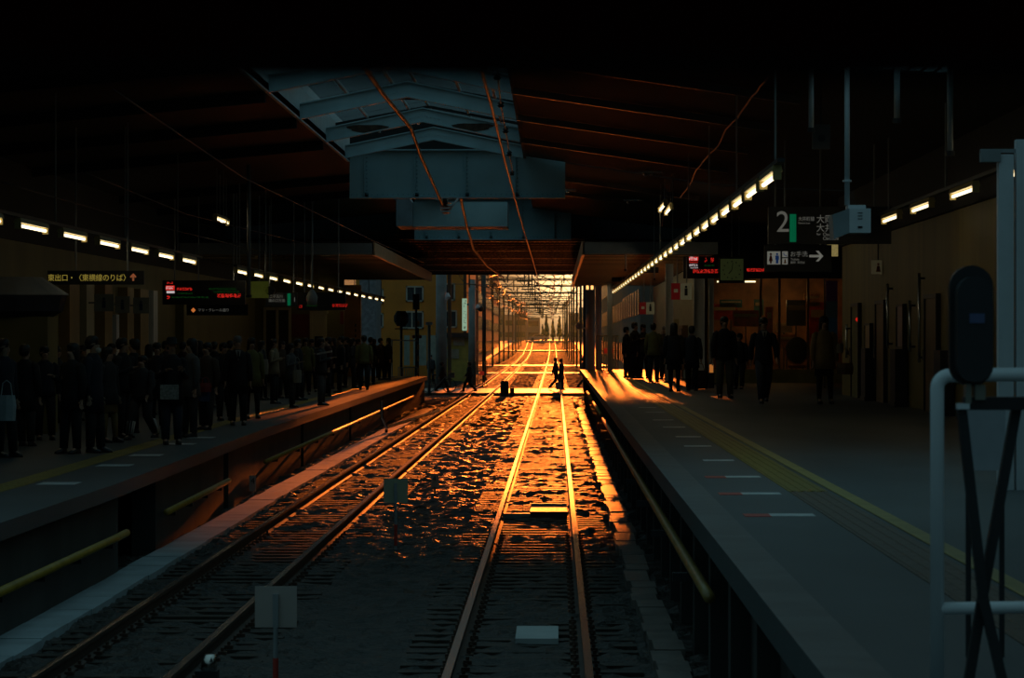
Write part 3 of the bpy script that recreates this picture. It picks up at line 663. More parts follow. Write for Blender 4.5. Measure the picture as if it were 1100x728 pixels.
# toilet sign
Z = 61; p = P(821, 292, Z); W = X(893, Z) - p.x; u = Z / F; hh = 29 * u
t = thing('toilet_sign', 'dark hanging sign with toilet figures, お手洗 and an arrow', 'sign', p)
MB().box((0, 0, 0), (W, .12, hh)).build('panel', sign_back, t)
pf = mat('pictogram_face', (.6, .6, .55), .5, emit=(.75, .75, .65), est=.13)
MB().box((3*u, -.012, 8*u), (17*u, 0, 22*u)).box((19*u, -.012, 15.8*u), (25*u, 0, 22*u)).box((19*u, -.012, 8*u), (25*u, 0, 14.6*u)).build('pictogram_plate', pf, t)
rf = mat('figure_red', (.35, .06, .02)); bf = mat('figure_blue', (.02, .09, .35), emit=(.02, .1, .4), est=.1)
MB().prism([(4.6*u, 11.5*u), (8.8*u, 11.5*u), (7.6*u, 17.5*u), (5.8*u, 17.5*u)], -.02, -.012).box((5.8*u, -.02, 9*u), (7.6*u, -.012, 11.5*u)).ball((6.7*u, -.016, 19*u), (1.2*u, .008, 1.2*u), 10, 6).build('woman_figure', rf, t)
MB().box((11.6*u, -.02, 13*u), (15.4*u, -.012, 17.5*u)).box((12.2*u, -.02, 9*u), (14.8*u, -.012, 13*u)).ball((13.5*u, -.016, 19*u), (1.2*u, .008, 1.2*u), 10, 6).build('man_figure', bf, t)
MB().tube([(20.5*u, -.016, 20.5*u), (21*u, -.016, 18*u), (23.5*u, -.016, 17.5*u), (24*u, -.016, 16.4*u)], .4*u, 6).build('wheelchair_figure', bf, t)
MB().ball((22*u, -.016, 12.6*u), (.9*u, .008, .9*u), 8, 6).prism([(20.5*u, 9.2*u), (23.6*u, 9.2*u), (22.6*u, 11.8*u), (21.4*u, 11.8*u)], -.02, -.012).build('infant_figure', mat('figure_orange', (.5, .2, .03)), t)
text('お手洗', 6.4*u, sign_txt, 27.3*u, -.005, 16.8*u, t); text('Toilets', 3.4*u, sign_txt, 27.8*u, -.005, 12.4*u, t); text('厠所  화장실', 2.9*u, sign_txt, 27.8*u, -.005, 9*u, t)
MB().box((48*u, -.012, 15.6*u), (60*u, 0, 18.2*u)).prism([(55*u, 22.6*u), (58*u, 22.6*u), (63*u, 16.9*u), (58*u, 11.2*u), (55*u, 11.2*u), (60*u, 16.9*u)], -.012, 0).build('arrow', pf, t)
hang(t, (.2, W - .2), hh, EYE + 1.72 - p.z + .6)
# right LED departure board with a clock in front
Z = 96; p = P(734, 299, Z); W = X(905, Z) - p.x; u = Z / F; hh = 25 * u
t = thing('departure_board', 'black departure board with red LED text over the right platform', 'display', p)
MB().box((0, 0, 0), (W, .25, hh)).build('case', black, t)
MB().box((6*u, -.012, 19*u), (16*u, 0, 24*u)).build('red_logo_plate', red_e, t)
led(6.2*u, 19.6*u, 9.5*u, 3.6*u, white_e, t, 2); led(6.2*u, 16.8*u, 9.5*u, 1.1*u, red_e, t, 5); led(6.2*u, 13*u, 9.5*u, 2.6*u, white_e, t, 4); led(7.5*u, 10.8*u, 8.5*u, 1.2*u, white_e, t, 5)
led(22*u, 17.5*u, 4*u, 4.6*u, red_e, t, 1); led(29.5*u, 17.5*u, 4*u, 4.6*u, red_e, t, 1); led(10.5*u, 5.8*u, 27*u, 4*u, red_e, t, 7); led(68*u, 7.4*u, 29*u, 3.4*u, red_e, t, 9); led(22*u, 13*u, 12*u, 2*u, green_e, t, 3)
hang(t, (.3, 1.6, W - .5), hh, EYE + 2.36 - p.z)
t = thing('platform_clock', 'square dim green clock beside the departure board', 'clock', P(786, 290, 94)); u = 94 / F
MB().box((-14*u, 0, -14*u), (14*u, .12, 14*u)).build('case', black, t)
cf = mat('clock_face', (.14, .17, .07), .5, emit=(.2, .26, .08), est=.045); MB().box((-12.3*u, -.01, -11*u), (12.3*u, 0, 12*u)).build('clock_face', cf, t)
m = MB()
for k in range(12):
    a = k * PI / 6; m.cb((9.2*u*math.cos(a), -.015, 9.2*u*math.sin(a)), (1.3*u, .01, 1.3*u))
m.build('hour_marks', black, t); MB().beam((0, -.018, 0), (-3.5*u, -.018, -4*u), .01, .9*u).build('hour_hand', black, t); MB().beam((0, -.02, 0), (1*u, -.02, 8*u), .01, .6*u).build('minute_hand', black, t)
hang(t, (0,), 14*u, EYE + 2.36 - H(290, 94))
# red / white emergency stop signs
for px, py, w2, Z, lb in ((732, 313, 11, 95, 'red and white emergency button sign under the departure board'), (695, 331, 8, 128, 'smaller red and white emergency button sign farther along the platform')):
    u = Z / F; t = thing('button_sign', lb, 'sign', P(px, py, Z), 0, 'red and white button signs')
    MB().box((-w2*u, 0, -w2*.8*u), (-w2*.12*u, .08, w2*.8*u)).build('red_panel', mat('button_red', (.35, .02, .02), .5, emit=(.5, .02, .02), est=.05), t)
    MB().box((-w2*.12*u, 0, -w2*.8*u), (w2*u, .08, w2*.8*u)).build('white_panel', mat('button_white', (.5, .48, .35), .5, emit=(.6, .55, .3), est=.05), t)
    MB().box((w2*.3*u, -.01, -w2*.4*u), (w2*.6*u, 0, w2*.3*u)).ball((w2*.45*u, -.005, w2*.45*u), (w2*.13*u, .01, w2*.13*u), 8, 6).build('figure', black, t)
    MB().box((-w2*.75*u, -.01, -w2*.1*u), (-w2*.35*u, 0, w2*.25*u)).build('mark', mat('button_white', (1, 1, 1)), t)
    hang(t, (-w2*.4*u, w2*.5*u), w2*.8*u, EYE + 2.34 - H(py, Z))
# left signs
Z = 60; p = P(50, 305.5, Z); W = X(154, Z) - p.x; u = Z / F; hh = 15 * u
t = thing('exit_sign', 'long black sign with yellow lettering and a red up arrow over the left platform', 'sign', p)
MB().box((0, 0, 0), (W, .12, hh)).build('panel', black, t)
text('東出口・〈東横線のりば〉', 8.2*u, sign_ylw, .3*u, -.005, 4.4*u, t, cond=.90)
MB().box((91.5*u, -.012, 4*u), (93.5*u, 0, 11*u)).prism([(89*u, 8.6*u), (92.5*u, 12.2*u), (96*u, 8.6*u), (95*u, 7.2*u), (92.5*u, 9.7*u), (90*u, 7.2*u)], -.012, 0).build('arrow', mat('arrow_red', (.4, .1, .05), emit=(.8, .25, .10), est=.2), t)
hang(t, (.5, W - .3), hh, EYE + 3.7 - p.z)
Z = 84; p = P(174, 327, Z); W = X(263, Z) - p.x; u = Z / F; hh = 26 * u
t = thing('departure_board', 'black departure board with red LED text over the left platform', 'display', p)
MB().box((0, 0, 0), (W, .25, hh)).build('case', black, t)
MB().box((3.5*u, -.012, 15.5*u), (13*u, 0, 20.5*u)).build('red_logo_plate', red_e, t)
led(3.8*u, 16.6*u, 8.5*u, 3*u, white_e, t, 3); MB().box((4.5*u, -.02, 12.2*u), (13*u, -.01, 14.6*u)).build('white_bar', white_e, t)
led(4.8*u, 22.4*u, 7*u, 2*u, red_e, t, 2); led(15.5*u, 15.4*u, 17*u, 2.8*u, red_e, t, 6); led(4.8*u, 6.2*u, 4*u, 3.4*u, red_e, t, 1); led(59*u, 7.6*u, 26*u, 4*u, red_e, t, 6)
led(16*u, 11*u, 17*u, 2*u, green_e, t, 6); led(10*u, 7*u, 40*u, 1.8*u, green_e, t, 10); led(50*u, 16*u, 30*u, 1.8*u, green_e, t, 8); led(55*u, 12.8*u, 28*u, 1.8*u, green_e, t, 8)
hang(t, (.3, W - .3), hh, EYE + 3.75 - p.z)
Z = 86; p = P(200, 338.5, Z); W = X(266, Z) - p.x; u = Z / F; hh = 12 * u
t = thing('street_exit_sign', 'black sign with a red diamond and the words マリ・クレール通り', 'sign', p)
MB().box((0, 0, 0), (W, .1, hh)).build('panel', black, t); text('マリ・クレール通り', 3.9*u, sign_txt, 12*u, -.005, 4.2*u, t, cond=.97)
MB().prism([(4.6*u, 5.5*u), (7.2*u, 8.2*u), (9.8*u, 5.5*u), (7.2*u, 2.8*u)], -.012, 0).build('diamond', mat('diamond_red', (.4, .1, .03), emit=(1, .28, .06), est=.45), t)
hang(t, (.3, W - .3), hh, EYE + 1.15 - p.z + .15)
Z = 92; p = P(285, 329, Z); W = X(319, Z) - p.x; u = Z / F; hh = 15 * u
t = thing('platform_sign', 'small dark platform sign with a green bar at its right end', 'sign', p)
MB().box((0, 0, 0), (W, .12, hh)).build('panel', sign_back, t); text('二子玉川', 3.6*u, sign_txt, 4*u, -.005, 9.5*u, t); text('溝の口方面', 3.6*u, sign_txt, 3*u, -.005, 5*u, t); text('1', 7*u, sign_txt, 29.5*u, -.005, 5*u, t, 'platform_number')
MB().box((23.5*u, -.012, 1*u), (27*u, 0, 14*u)).build('green_bar', green_p, t); hang(t, (.1, W - .1), hh, EYE + 3.7 - p.z)
Z = 94; p = P(319, 333, Z); W = X(371, Z) - p.x; u = Z / F; hh = 19 * u
t = thing('departure_board', 'smaller black departure board with dim red text above the far left crowd', 'display', p)
MB().box((0, 0, 0), (W, .2, hh)).build('case', black, t)
red_dim = mat('red_led_dim', (.1, 0, 0), emit=(1, .03, .02), est=.3)
led(10*u, 9*u, 9*u, 3.4*u, red_dim, t, 3); led(2*u, 2.6*u, 4*u, 3*u, red_dim, t, 1); led(38*u, 3.4*u, 17*u, 3.4*u, red_dim, t, 5); led(10*u, 4*u, 12*u, 2*u, green_e, t, 4)
hang(t, (.2, W - .2), hh, EYE + 3.7 - p.z)
# small round speakers / clocks hung near the left signs
t = thing('yellow_clock_box', 'square yellow-green clock box hung beside the left lamps', 'clock', P(280, 311, 90)); u = 90 / F
MB().box((-12*u, 0, -9*u), (8*u, .1, 9*u)).build('case', mat('clock_box', (.3, .33, .08), .5, emit=(.22, .26, .03), est=.06), t)
MB().tube([(10*u, 0, -1*u), (10*u, .15, -1*u)], 5*u, 12).build('round_speaker', black, t); hang(t, (-2*u,), 9*u, EYE + 3.7 - H(311, 90))
# hanging grey poles on both sides
def drop_pole(px, y0, y1, Z, r, label, bulb=False, mt=None, top=None):
    a, b = P(px, y0, Z), P(px, y1, Z); t = thing('hanging_pole', label, 'pole', b, 0, 'poles hung from the roof')
    MB().tube([(0, 0, 0), (0, 0, EYE + RH(b.x, Z) + .06 - b.z)], r, 8).build('pole', mt or grey, t, True)
    if bulb: MB().loft([(0, 0, -.28, .13, .13), (0, 0, -.05, .16, .16), (0, 0, .08, .1, .1), (0, 0, .16, .04, .04)], 12).build('speaker_head', grey, t, True)
    else: MB().tube([(0, 0, -.03), (0, 0, .03)], r * 1.5, 8).build('end_cap', dark, t)
    return t
drop_pole(267, 235, 318, 76, .045, 'grey pole dropping past the first far lamps on the left', top=3.8)
drop_pole(285, 240, 300, 84, .02, 'thin grey rod left of the second small sign', top=3.8)
drop_pole(335, 240, 317, 92, .03, 'thin pole with a rounded speaker above the far left crowd', True, top=3.8)
drop_pole(871, 60, 140, 44, .035, 'short grey hanging pole left of the white camera pole', mt=white, top=3.6)
drop_pole(963, 60, 130, 44, .04, 'short grey hanging pole right of the white camera pole', top=3.46)
drop_pole(1020, 60, 165, 42, .04, 'faint grey hanging pole above the black signal', top=3.38)
drop_pole(672, 240, 290, 93, .03, 'thin pole under the far right canopy by the lamp row', top=3.6)
drop_pole(703, 250, 300, 90, .02, 'thin rod crossing the lamp row over the right platform', top=3.6)
# speaker box dim
t = thing('wall_speaker', 'faint grey speaker box hung beside the short pole on the right', 'speaker', P(882, 147, 46))
MB().box((-.12, 0, -.17), (.12, .15, .17)).build('case', mat('dim_box', (.10, .10, .10), .6), t); MB().tube([(0, -.01, -.02), (0, .0, -.02)], .05, 12).build('grille', black, t)
MB().tube([(0, .07, .17), (0, .07, EYE + 3.68 - H(147, 46))], .012, 6).build('hanger', dark, t)
# white camera housing on its pole
t = thing('platform_camera', 'white camera box with a splayed hood on a long hanging pole', 'camera', P(913, 237, 40), R(0)); u = 40 / F
MB().tube([(-2.5*u, .12, 17*u), (-2.5*u, .12, EYE + 4.15 - H(237, 40))], 2.9*u, 12).build('pole', white, t, True)
MB().tube([(-2.5*u, .12, 42*u), (-2.5*u, .12, 44*u)], 5*u, 12).build('collar', white, t)
MB().box((-1*u, 0, -13*u), (22*u, .5, 13*u)).build('case', white, t)
MB().box((-2*u, .05, 13*u), (17*u, .4, 17*u)).build('top_plate', white, t)
m = MB(); m.add([(-1*u, 0, -13*u), (-1*u, 0, 13*u), (-1*u, .5, 13*u), (-1*u, .5, -13*u), (-18*u, -.10, -20*u), (-20*u, -.10, 6*u), (-20*u, .5, 6*u), (-18*u, .5, -20*u)],
     [(0,1,2,3), (4,7,6,5), (0,4,5,1), (1,5,6,2), (2,6,7,3), (3,7,4,0)]); m.build('hood', mat('brushed_hood', (.45, .52, .58), .35, .3, var=.2), t)
m = MB()
for k in range(3): m.box((8*u, -.006, (1.5 + 3.2*k)*u), (13*u, 0, (2.2 + 3.2*k)*u))
m.box((8*u, -.008, -8*u), (13*u, 0, -6*u)).build('vent_slot', dark, t)

# ---------------------------------------------------------------- overhead wires
copper = mat('copper_wire', (.45, .22, .10), .3, .9, var=.2)
darkwire = mat('dark_wire', (.13, .09, .06), .4, .5)
def wire(name, pts, r, label, mt, cat='wire', amp=0, seg=8):
    q = []
    for (a, b) in zip(pts, pts[1:]):
        for k in range(seg): q.append(a.lerp(b, k / seg) + Vector((random.uniform(-amp, amp), 0, random.uniform(-amp, amp))))
    q.append(pts[-1]); return tag(MB().tube(q, r, 8).build(name, mt, smooth=True), label, cat)
wire('feeder_cable', [P(386, 64, 43), P(410, 99, 50), P(441, 137, 59), P(452, 168, 66), P(463, 192, 72), P(476, 221, 77.5)], .034, 'thick feeder cable crossing the skylight down to the insulator', darkwire)
wire('feeder_cable', [P(495, 211.5, 78.3), P(496, 218, 80), P(502, 245, 92), P(509, 268, 108), P(524, 286, 128), P(541, 298, 150)], .036, 'thick cable continuing from under the plate girder to the bridge', darkwire)
wire('contact_wire', [P(513, 60, 34), P(527, 110, 42), P(543, 175, 56), P(551, 205, 68), P(559, 235, 84), P(571, 275, 118), P(577, 296, 155), P(583, 330, 300)], .02, 'copper contact wire over the right track, glinting orange', copper, amp=.0)
wire('messenger_cable', [P(826, 82, 43), P(812, 99, 46), P(801, 113, 49), P(792, 127, 52), P(779, 140, 55), P(771, 157, 59), P(760, 168, 62), P(748, 183, 67), P(740, 200, 72), P(731, 212, 78)], .014, 'sagging bright copper cable along the right roof', copper, seg=3, amp=.008)
wire('messenger_cable', [P(718, 218, 82), P(713, 229, 88), P(711, 243, 96)], .014, 'short copper cable end below the small high lamp', copper, seg=3)
for i, pts in enumerate(([P(0, 195, 44), P(150, 238, 62), P(300, 275, 98), P(400, 300, 150)], [P(120, 95, 42), P(260, 190, 60), P(400, 258, 92), P(455, 282, 130)], [P(90, 185, 50), P(200, 230, 66), P(330, 262, 92)])):
    wire('service_cable', pts, .012, f'faint dark service cable under the left roof, {["lowest","highest, beside the skylight","middle"][i]} of three', mat('black_cable', (.02, .016, .014), .6))
# chain of insulators near the contact wire
t = thing('insulator_string', 'dark string of insulators hanging beside the right contact wire', 'insulator', (0, 0, 0))
pts = [P(534, 76, 45) + Vector((0, 0, 1.25)), P(534, 76, 45), P(538, 112, 52), P(545, 150, 61), P(551, 188, 73)]
MB().tube(pts, .012, 6).build('rod', dark, t)
for k, (px, py, Z) in enumerate(((534, 82, 46), (538, 112, 52), (543, 140, 58), (547, 165, 64), (550, 186, 72))):
    c = P(px, py, Z); MB().loft([(c.x, c.y, c.z - .05, .03, .03), (c.x, c.y, c.z - .02, .06, .06), (c.x, c.y, c.z, .03, .03), (c.x, c.y, c.z + .02, .06, .06), (c.x, c.y, c.z + .05, .03, .03)], 10).build('insulator_disc', black, t)
t = thing('insulator_bracket', 'dark insulator and bracket under the lower flange of the plate girder', 'insulator', P(480, 213, 77.7)); u = 78 / F
MB().box((-10*u, -.1, 0), (6*u, .15, .05)).build('plate', tealn, t); MB().tube([(-2*u, 0, 0), (-2*u, 0, -8*u)], .05, 8).build('post', dark, t)
for k in range(4): MB().loft([(-1*u, 0, (-4-3.5*k)*u, .04, .04), (-1*u, 0, (-5-3.5*k)*u, .16 - .015*k, .16), (-1*u, 0, (-6-3.5*k)*u, .05, .05)], 14).build('insulator_disc', black, t)
MB().tube([(12*u, .1, 0), (3*u, 0, -12*u)], .025, 6).build('stay', white, t)

# ---------------------------------------------------------------- track-side objects
def board(px, py, wpx, hpx, Z, mt, label, ty, number=None):
    c = P(px, py, Z); t = thing('marker_board', label, 'marker board', (c.x, Z, -.15)); u = Z / F; zc = c.z + .15
    MB().box((-wpx/2*u, 0, zc - hpx/2*u), (wpx/2*u, .015, zc + hpx/2*u)).build('plate', mt, t)
    if ty: MB().box((-.02, -.03, zc - hpx/2*u), (.02, 0, zc + hpx*.32*u)).build('mounting_bar', grey, t)
    MB().tube([(0, .03 if not ty else -.015, 0), (0, .03 if not ty else -.015, zc - hpx/2*u)], .018, 8).build('pole', grey, t)
    if ty: MB().tube([(0, -.016, .05), (0, -.016, .32)], .021, 8).build('red_band', rk, t)
    if number: text(number, hpx*.52*u, black, -wpx*.28*u, -.012, zc - hpx*.02*u, t, 'numeral', cond=1.0)
pale = mat('pale_board', (.50, .42, .38), .5, var=.1); paley = mat('pale_yellow_board', (.42, .42, .28), .5, var=.1)
board(296, 652, 45, 44, 25, pale, 'square pale grey marker board on a pole between the tracks, nearest', True)
board(425, 527, 26, 26, 43, paley, 'smaller yellowish square marker board on a pole between the tracks', True)
board(467, 516, 8, 14, 58, pale, 'small upright number 4 plate in the ballast between the tracks', False, '4')
board(271, 519, 7, 17, 57, pale, 'small upright number 4 plate beside the left walkway', False, '4')
t = thing('track_transponder', 'flat pale plate lying between the rails of the right track', 'track device', (rc(30) + .12, 30.2, -.14))
MB().box((-.19, -.65, 0), (.19, .65, .05)).build('plate', mat('transponder', (.4, .44, .44), .6, var=.15), t)
MB().box((-.24, -.3, -.03), (.24, -.2, 0)).build('strap', dark, t)
t = thing('track_transponder', 'small dark track box with a glinting rim between the right rails', 'track device', (rc(52) + .18, 51.5, -.14))
MB().box((-.28, -1.0, 0), (.28, 1.0, .09)).build('body', dark, t); MB().box((-.28, .9, .09), (.28, 1.0, .12)).box((-.7, -.95, -.02), (-.25, -.8, .06)).build('rim', rail_m, t)
t = thing('junction_box', 'small junction box with a shiny cap at the bottom left between the rails', 'junction box', P(222, 728, 26.5)); u = 26.5 / F
MB().box((-12*u, -.1, -.35), (12*u, .1, 8*u)).build('body', dark, t); MB().loft([(2*u, 0, 8*u, 9*u, .08), (2*u, 0, 17*u, 8*u, .07), (3*u, 0, 25*u, 6*u, .05)], 10).build('cap', rail_m, t, True)
t = thing('cable_guard', 'V-shaped bent metal cable guard in front of the left platform', 'cable guard', P(415, 459, 95))
a = P(410, 449, 95) - P(415, 459, 95); MB().tube([a + Vector((0, 0, .5)), a, (0, 0, 0), (1.0, 14, .18)], .05, 6).build('pipe', rail_m, t)
MB().tube([(0, 0, -.05), (0, 0, -.25)], .04, 6).build('foot', dark, t)
# bollard at the crossing
o = MB().loft([(0, 0, 0, .2, .2), (0, 0, .68, .2, .2), (0, 0, .76, .12, .12)], 12).build('bollard', black, loc=(X(542, 158), 158, -.17)); tag(o, 'short thick black bollard between the tracks before the crossing', 'bollard')
o = MB().box((-.1, -.1, 0), (.1, .1, .4)).box((-.14, -.14, 0), (.14, .14, .05)).build('relay_box', dark, loc=(X(550, 158), 158.5, -.17)); tag(o, 'low dark box right beside the black bollard', 'relay box')

# crossing road and the sunlit strips beyond
pave = mat('crossing_slab', (.36, .30, .24), .38, var=.5, scale=2, bump=.1)
def slab(Z0, Z1, z, name='crossing_road'):
    m = MB()
    for cf_a, cf_b, oa, ob in ((None, lc, -14, -.62), (lc, lc, -.46, .46), (lc, rc, .62, -.62), (rc, rc, -.47, .47), (rc, None, .62, 12)):
        xa = oa if cf_a is None else cf_a(Z0) + oa; xb = ob if cf_b is None else cf_b(Z0) + ob
        k = Z0
        while k < Z1 - .05:
            e = min(k + 2.4, Z1); m.box((xa, k, -.3 + gz(Z0)), (xb, e - .04, z + gz(Z0))); k = e
    tag(m.build(name, pave), kind='structure')
slab(160, 175, -.02)
slab(254, 264, -.06); slab(325, 340, -.06); slab(560, 590, .02)

# fences at platform ends
def fence(x0, x1, Z, zb, hh, n, label, mt, sign=True):
    t = thing('picket_fence', label, 'fence', (x0, Z, zb)); W = x1 - x0
    MB().box((0, -.02, hh - .05), (W, .02, hh)).box((0, -.02, .05), (W, .02, .1)).box((0, -.02, hh * .55), (W, .02, hh * .55 + .04)).build('rail', mt, t)
    for k in range(n): MB().box((W * k / (n - 1) - .02, -.025, 0), (W * k / (n - 1) + .02, .025, hh)).build('picket', mt, t)
    if sign: MB().box((W*.35, -.05, hh * .48), (W * .75, -.03, hh * .62)).build('red_plate', mat('fence_red', (.6, .03, .02), .5, emit=(1, .05, .02), est=.12), t)
fence(X(641, 147), X(664, 147), 147.2, RT, (395-358) * 147 / F, 10, 'pale picket fence closing the far end of the right platform', cream)
fence(X(428, 150), X(448, 150), 150, -.17, (408-387) * 150 / F + .6, 9, 'white picket fence with a red plate beyond the left platform end', grey)
fence(X(511, 186), X(523, 186), 186, -.17, 1.5, 6, 'brown fence with a red lamp left of the tracks past the crossing', brownp)
o = MB().beam(P(421, 365, 146), P(448, 366, 150), .05, .05).tube([P(421, 365, 146), Vector((X(421,146), 146, -.2))], .03, 6).build('hand_rail', grey); tag(o, 'thin grey hand rail above the fence at the left platform end', 'hand rail')
# signal, crossing horn, posts on the left
def post(px, y0, y1, Z, r, label, mt=grey, name='post', head=None):
    t = thing(name, label, 'post', (X(px, Z), Z, -.2)); zt = H(y0, Z) + .2
    MB().loft([(0, 0, 0, r*1.05, r*1.05), (0, 0, zt, r, r)], 12).build('pole', mt, t, True)
    if head: head(t, zt)
    else: MB().loft([(0, 0, zt, r * 1.1, r * 1.1), (0, 0, zt + .06, r*.8, r*.8)], 12).build('cap', dark, t)
    return t
def sig_head(t, z):
    MB().box((-.15, -.12, z - .1), (.15, .1, z + .6)).build('signal_head', black, t); m = MB()
    for q in (0.05, .3): m.tube([(0, -.2, z + q), (0, -.12, z + q)], .07, 10)
    m.build('lens_hood', black, t)
post(447, 330, 420, 152, .05, 'slender post with a small black signal head left of the crossing', dark, 'signal_post', sig_head)
def horn_head(t, z):
    MB().loft([(0, -.1, z - .35, .2, .1), (0, -.1, z - .12, .34, .15), (0, -.1, z + .12, .34, .15), (0, -.1, z + .35, .2, .1)], 8).build('horn', black, t)
    MB().box((-.3, -.05, z - .5), (.3, .05, z - .45)).build('bracket', dark, t)
post(431, 342, 420, 155, .06, 'crossing alarm post with a dark eight-sided head on the left', dark, 'alarm_post', horn_head)
def stripe_head(t, z):
    m = MB()
    for k in range(6): m.tube([(0, 0, .6 + .55*k), (0, 0, .85 + .55*k)], .105, 10)
    m.build('yellow_band', yellowr, t); MB().box((-.2, -.1, z - .5), (.2, .1, z - .35)).build('lamp_arm', dark, t); MB().ball((-.15, -.15, z - .42), .09, 8, 6).ball((.15, -.15, z - .42), .09, 8, 6).build('red_lamp', mat('crossing_red', (.3, .02, .01), .3), t)
post(448, 352, 420, 158, .09, 'dark banded crossing post beside the slender signal', dark, 'crossing_post', stripe_head)
post(461, 349, 420, 160, .07, 'pale grey post with a flat white cap left of the crossing', grey, 'post', lambda t, z: MB().box((-.16, -.1, z), (.16, .1, z + .14)).build('cap', white, t))
post(474, 270, 420, 178, .28, 'thick grey concrete utility pole in front of the orange building', concrete, 'utility_pole', lambda t, z: MB().loft([(.3, -.3, z - 2.55, .10, .09), (.36, -.3, z - 2.4, .15, .12), (.34, -.3, z - 2.2, .06, .06)], 10).build('lamp_head', white, t))
post(507, 300, 420, 196, .2, 'brownish utility pole right of the vertical shop sign', concrete, 'utility_pole', lambda t, z: MB().loft([(.3, -.3, z - 1.7, .09, .08), (.36, -.3, z - 1.6, .13, .1), (.34, -.3, z - 1.45, .06, .06)], 10).build('lamp_head', white, t))
post(520, 275, 420, 205, .12, 'thin pole with a dark round horn left of the far tracks', dark, 'alarm_post', lambda t, z: MB().ball((-.2, -.2, z - 3.2), .2, 10, 8).build('horn', black, t))
post(634, 293, 405, 152, .21, 'thick grey steel pole beside the right track at the bridge', white, 'utility_pole', lambda t, z: MB().ball((-.5, -.3, z - 2.4), .16, 10, 6).tube([(0, 0, z - 2.5), (-.5, -.3, z - 2.5)], .03, 6).build('lamp_head', white, t))
post(643, 294, 405, 156, .13, 'thinner grey pole right of the thick steel pole', white, 'utility_pole')
post(628, 300, 405, 168, .08, 'slim dark pole left of the thick steel pole', dark, 'utility_pole')
for i, (px, wd, Z) in enumerate(((631, .07, 151), (636, .07, 151.5))):
    c = P(px, 305, Z); t = thing('lit_signal', f'vertical strip of orange light on the grey poles, {["left","right"][i]} one', 'lamp', c, 0, 'orange strips of light')
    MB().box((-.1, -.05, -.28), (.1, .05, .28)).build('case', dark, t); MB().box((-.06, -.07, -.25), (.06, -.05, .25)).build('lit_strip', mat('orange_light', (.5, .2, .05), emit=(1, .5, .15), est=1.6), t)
    MB().tube([(0, .05, 0), (.12, 1.2, 0)], .03, 6).build('arm', dark, t)
# steel columns on the right platform
for i, (px, Z, wd, top) in enumerate(((751, 98, .32, 2.33), (719, 104, .24, 2.33), (764, 100, .14, 2.33), (655, 140, .2, 2.33))):
    t = thing('steel_column', f'grey steel roof column on the right platform, {["nearest and widest","second, beside the red sign","thin one behind the widest","at the far platform end"][i]}', 'column', (X(px, Z), Z, RT), 0, 'roof columns on the right platform')
    MB().box((-wd/2, -.012, 0), (wd/2, .012, EYE + top - RT)).box((-wd/2, -.12, 0), (-wd/2 + .02, .12, EYE + top - RT)).box((wd/2 - .02, -.12, 0), (wd/2, .12, EYE + top - RT)).build('shaft', white, t)
    MB().box((-wd/2 - .06, -.16, 0), (wd/2 + .06, .16, .04)).build('base_plate', dark, t)
o = thing('floor_beacon', 'x', 'beacon', P(764, 400, 92)); MB().box((-.05, -.05, 0), (.05, .05, .22)).build('lamp', mat('beacon', (.5, .2, .05), emit=(1, .33, .06), est=.35), o)
MB().box((-.08, -.07, RT - H(400, 92)), (.08, .07, 0)).build('stand', dark, o); tag(o, 'small glowing orange beacon low by the thin column', 'beacon')
# concourse building beyond the shop on the right
tag(MB().box((4.35, 103, RT), (4.55, 150, EYE + 2.3)).build('wall_concourse', mat('concourse_wall', (.42, .42, .26), .55, var=.2)), kind='structure')
tag(MB().box((4.4, 148.2, -.2), (9, 148.5, EYE + 2.2)).build('wall_end_right', mat('concourse_wall', (1, 1, 1))), kind='structure')
for i, (Z, z, hh, mt, lb) in enumerate(((112, 1.0, 1.6, brownp, 'brown shutter panel'), (120, 1.1, 1.9, cream, 'cream cabinet front'), (131, .9, 1.5, brownp, 'brown locker panel'))):
    t = thing('wall_cabinet', f'{lb} on the concourse wall behind the waiting people', 'cabinet', (4.42, Z, RT)); MB().box((-.25, -1.6, 0), (0, 1.6, z + hh * .5)).build('body', mt, t)
    for q in (-1, 0, 1): MB().box((-.27, q - .45, .1), (-.25, q + .45, z + hh*.5 - .1)).build('door', dark if i != 1 else cream, t)
for i, (px, py, Z, wd) in enumerate(((696, 284, 110, .35), (682, 275, 105, .2), (664, 297, 128, .25))):
    t = thing('hanging_monitor', f'small dark monitor box under the far right canopy, {["rightmost","highest","leftmost"][i]}', 'monitor', P(px, py, Z), 0, 'dark monitor boxes under the far right canopy')
    MB().box((-wd, 0, -wd*.8), (wd, .2, wd*.8)).build('case', black, t); MB().box((-wd*.8, -.01, -wd*.6), (wd*.8, 0, wd*.6)).build('screen', dark, t)
    MB().tube([(0, .1, wd*.8), (0, .1, EYE + 2.33 - H(py, Z))], .02, 6).build('hanger', dark, t)

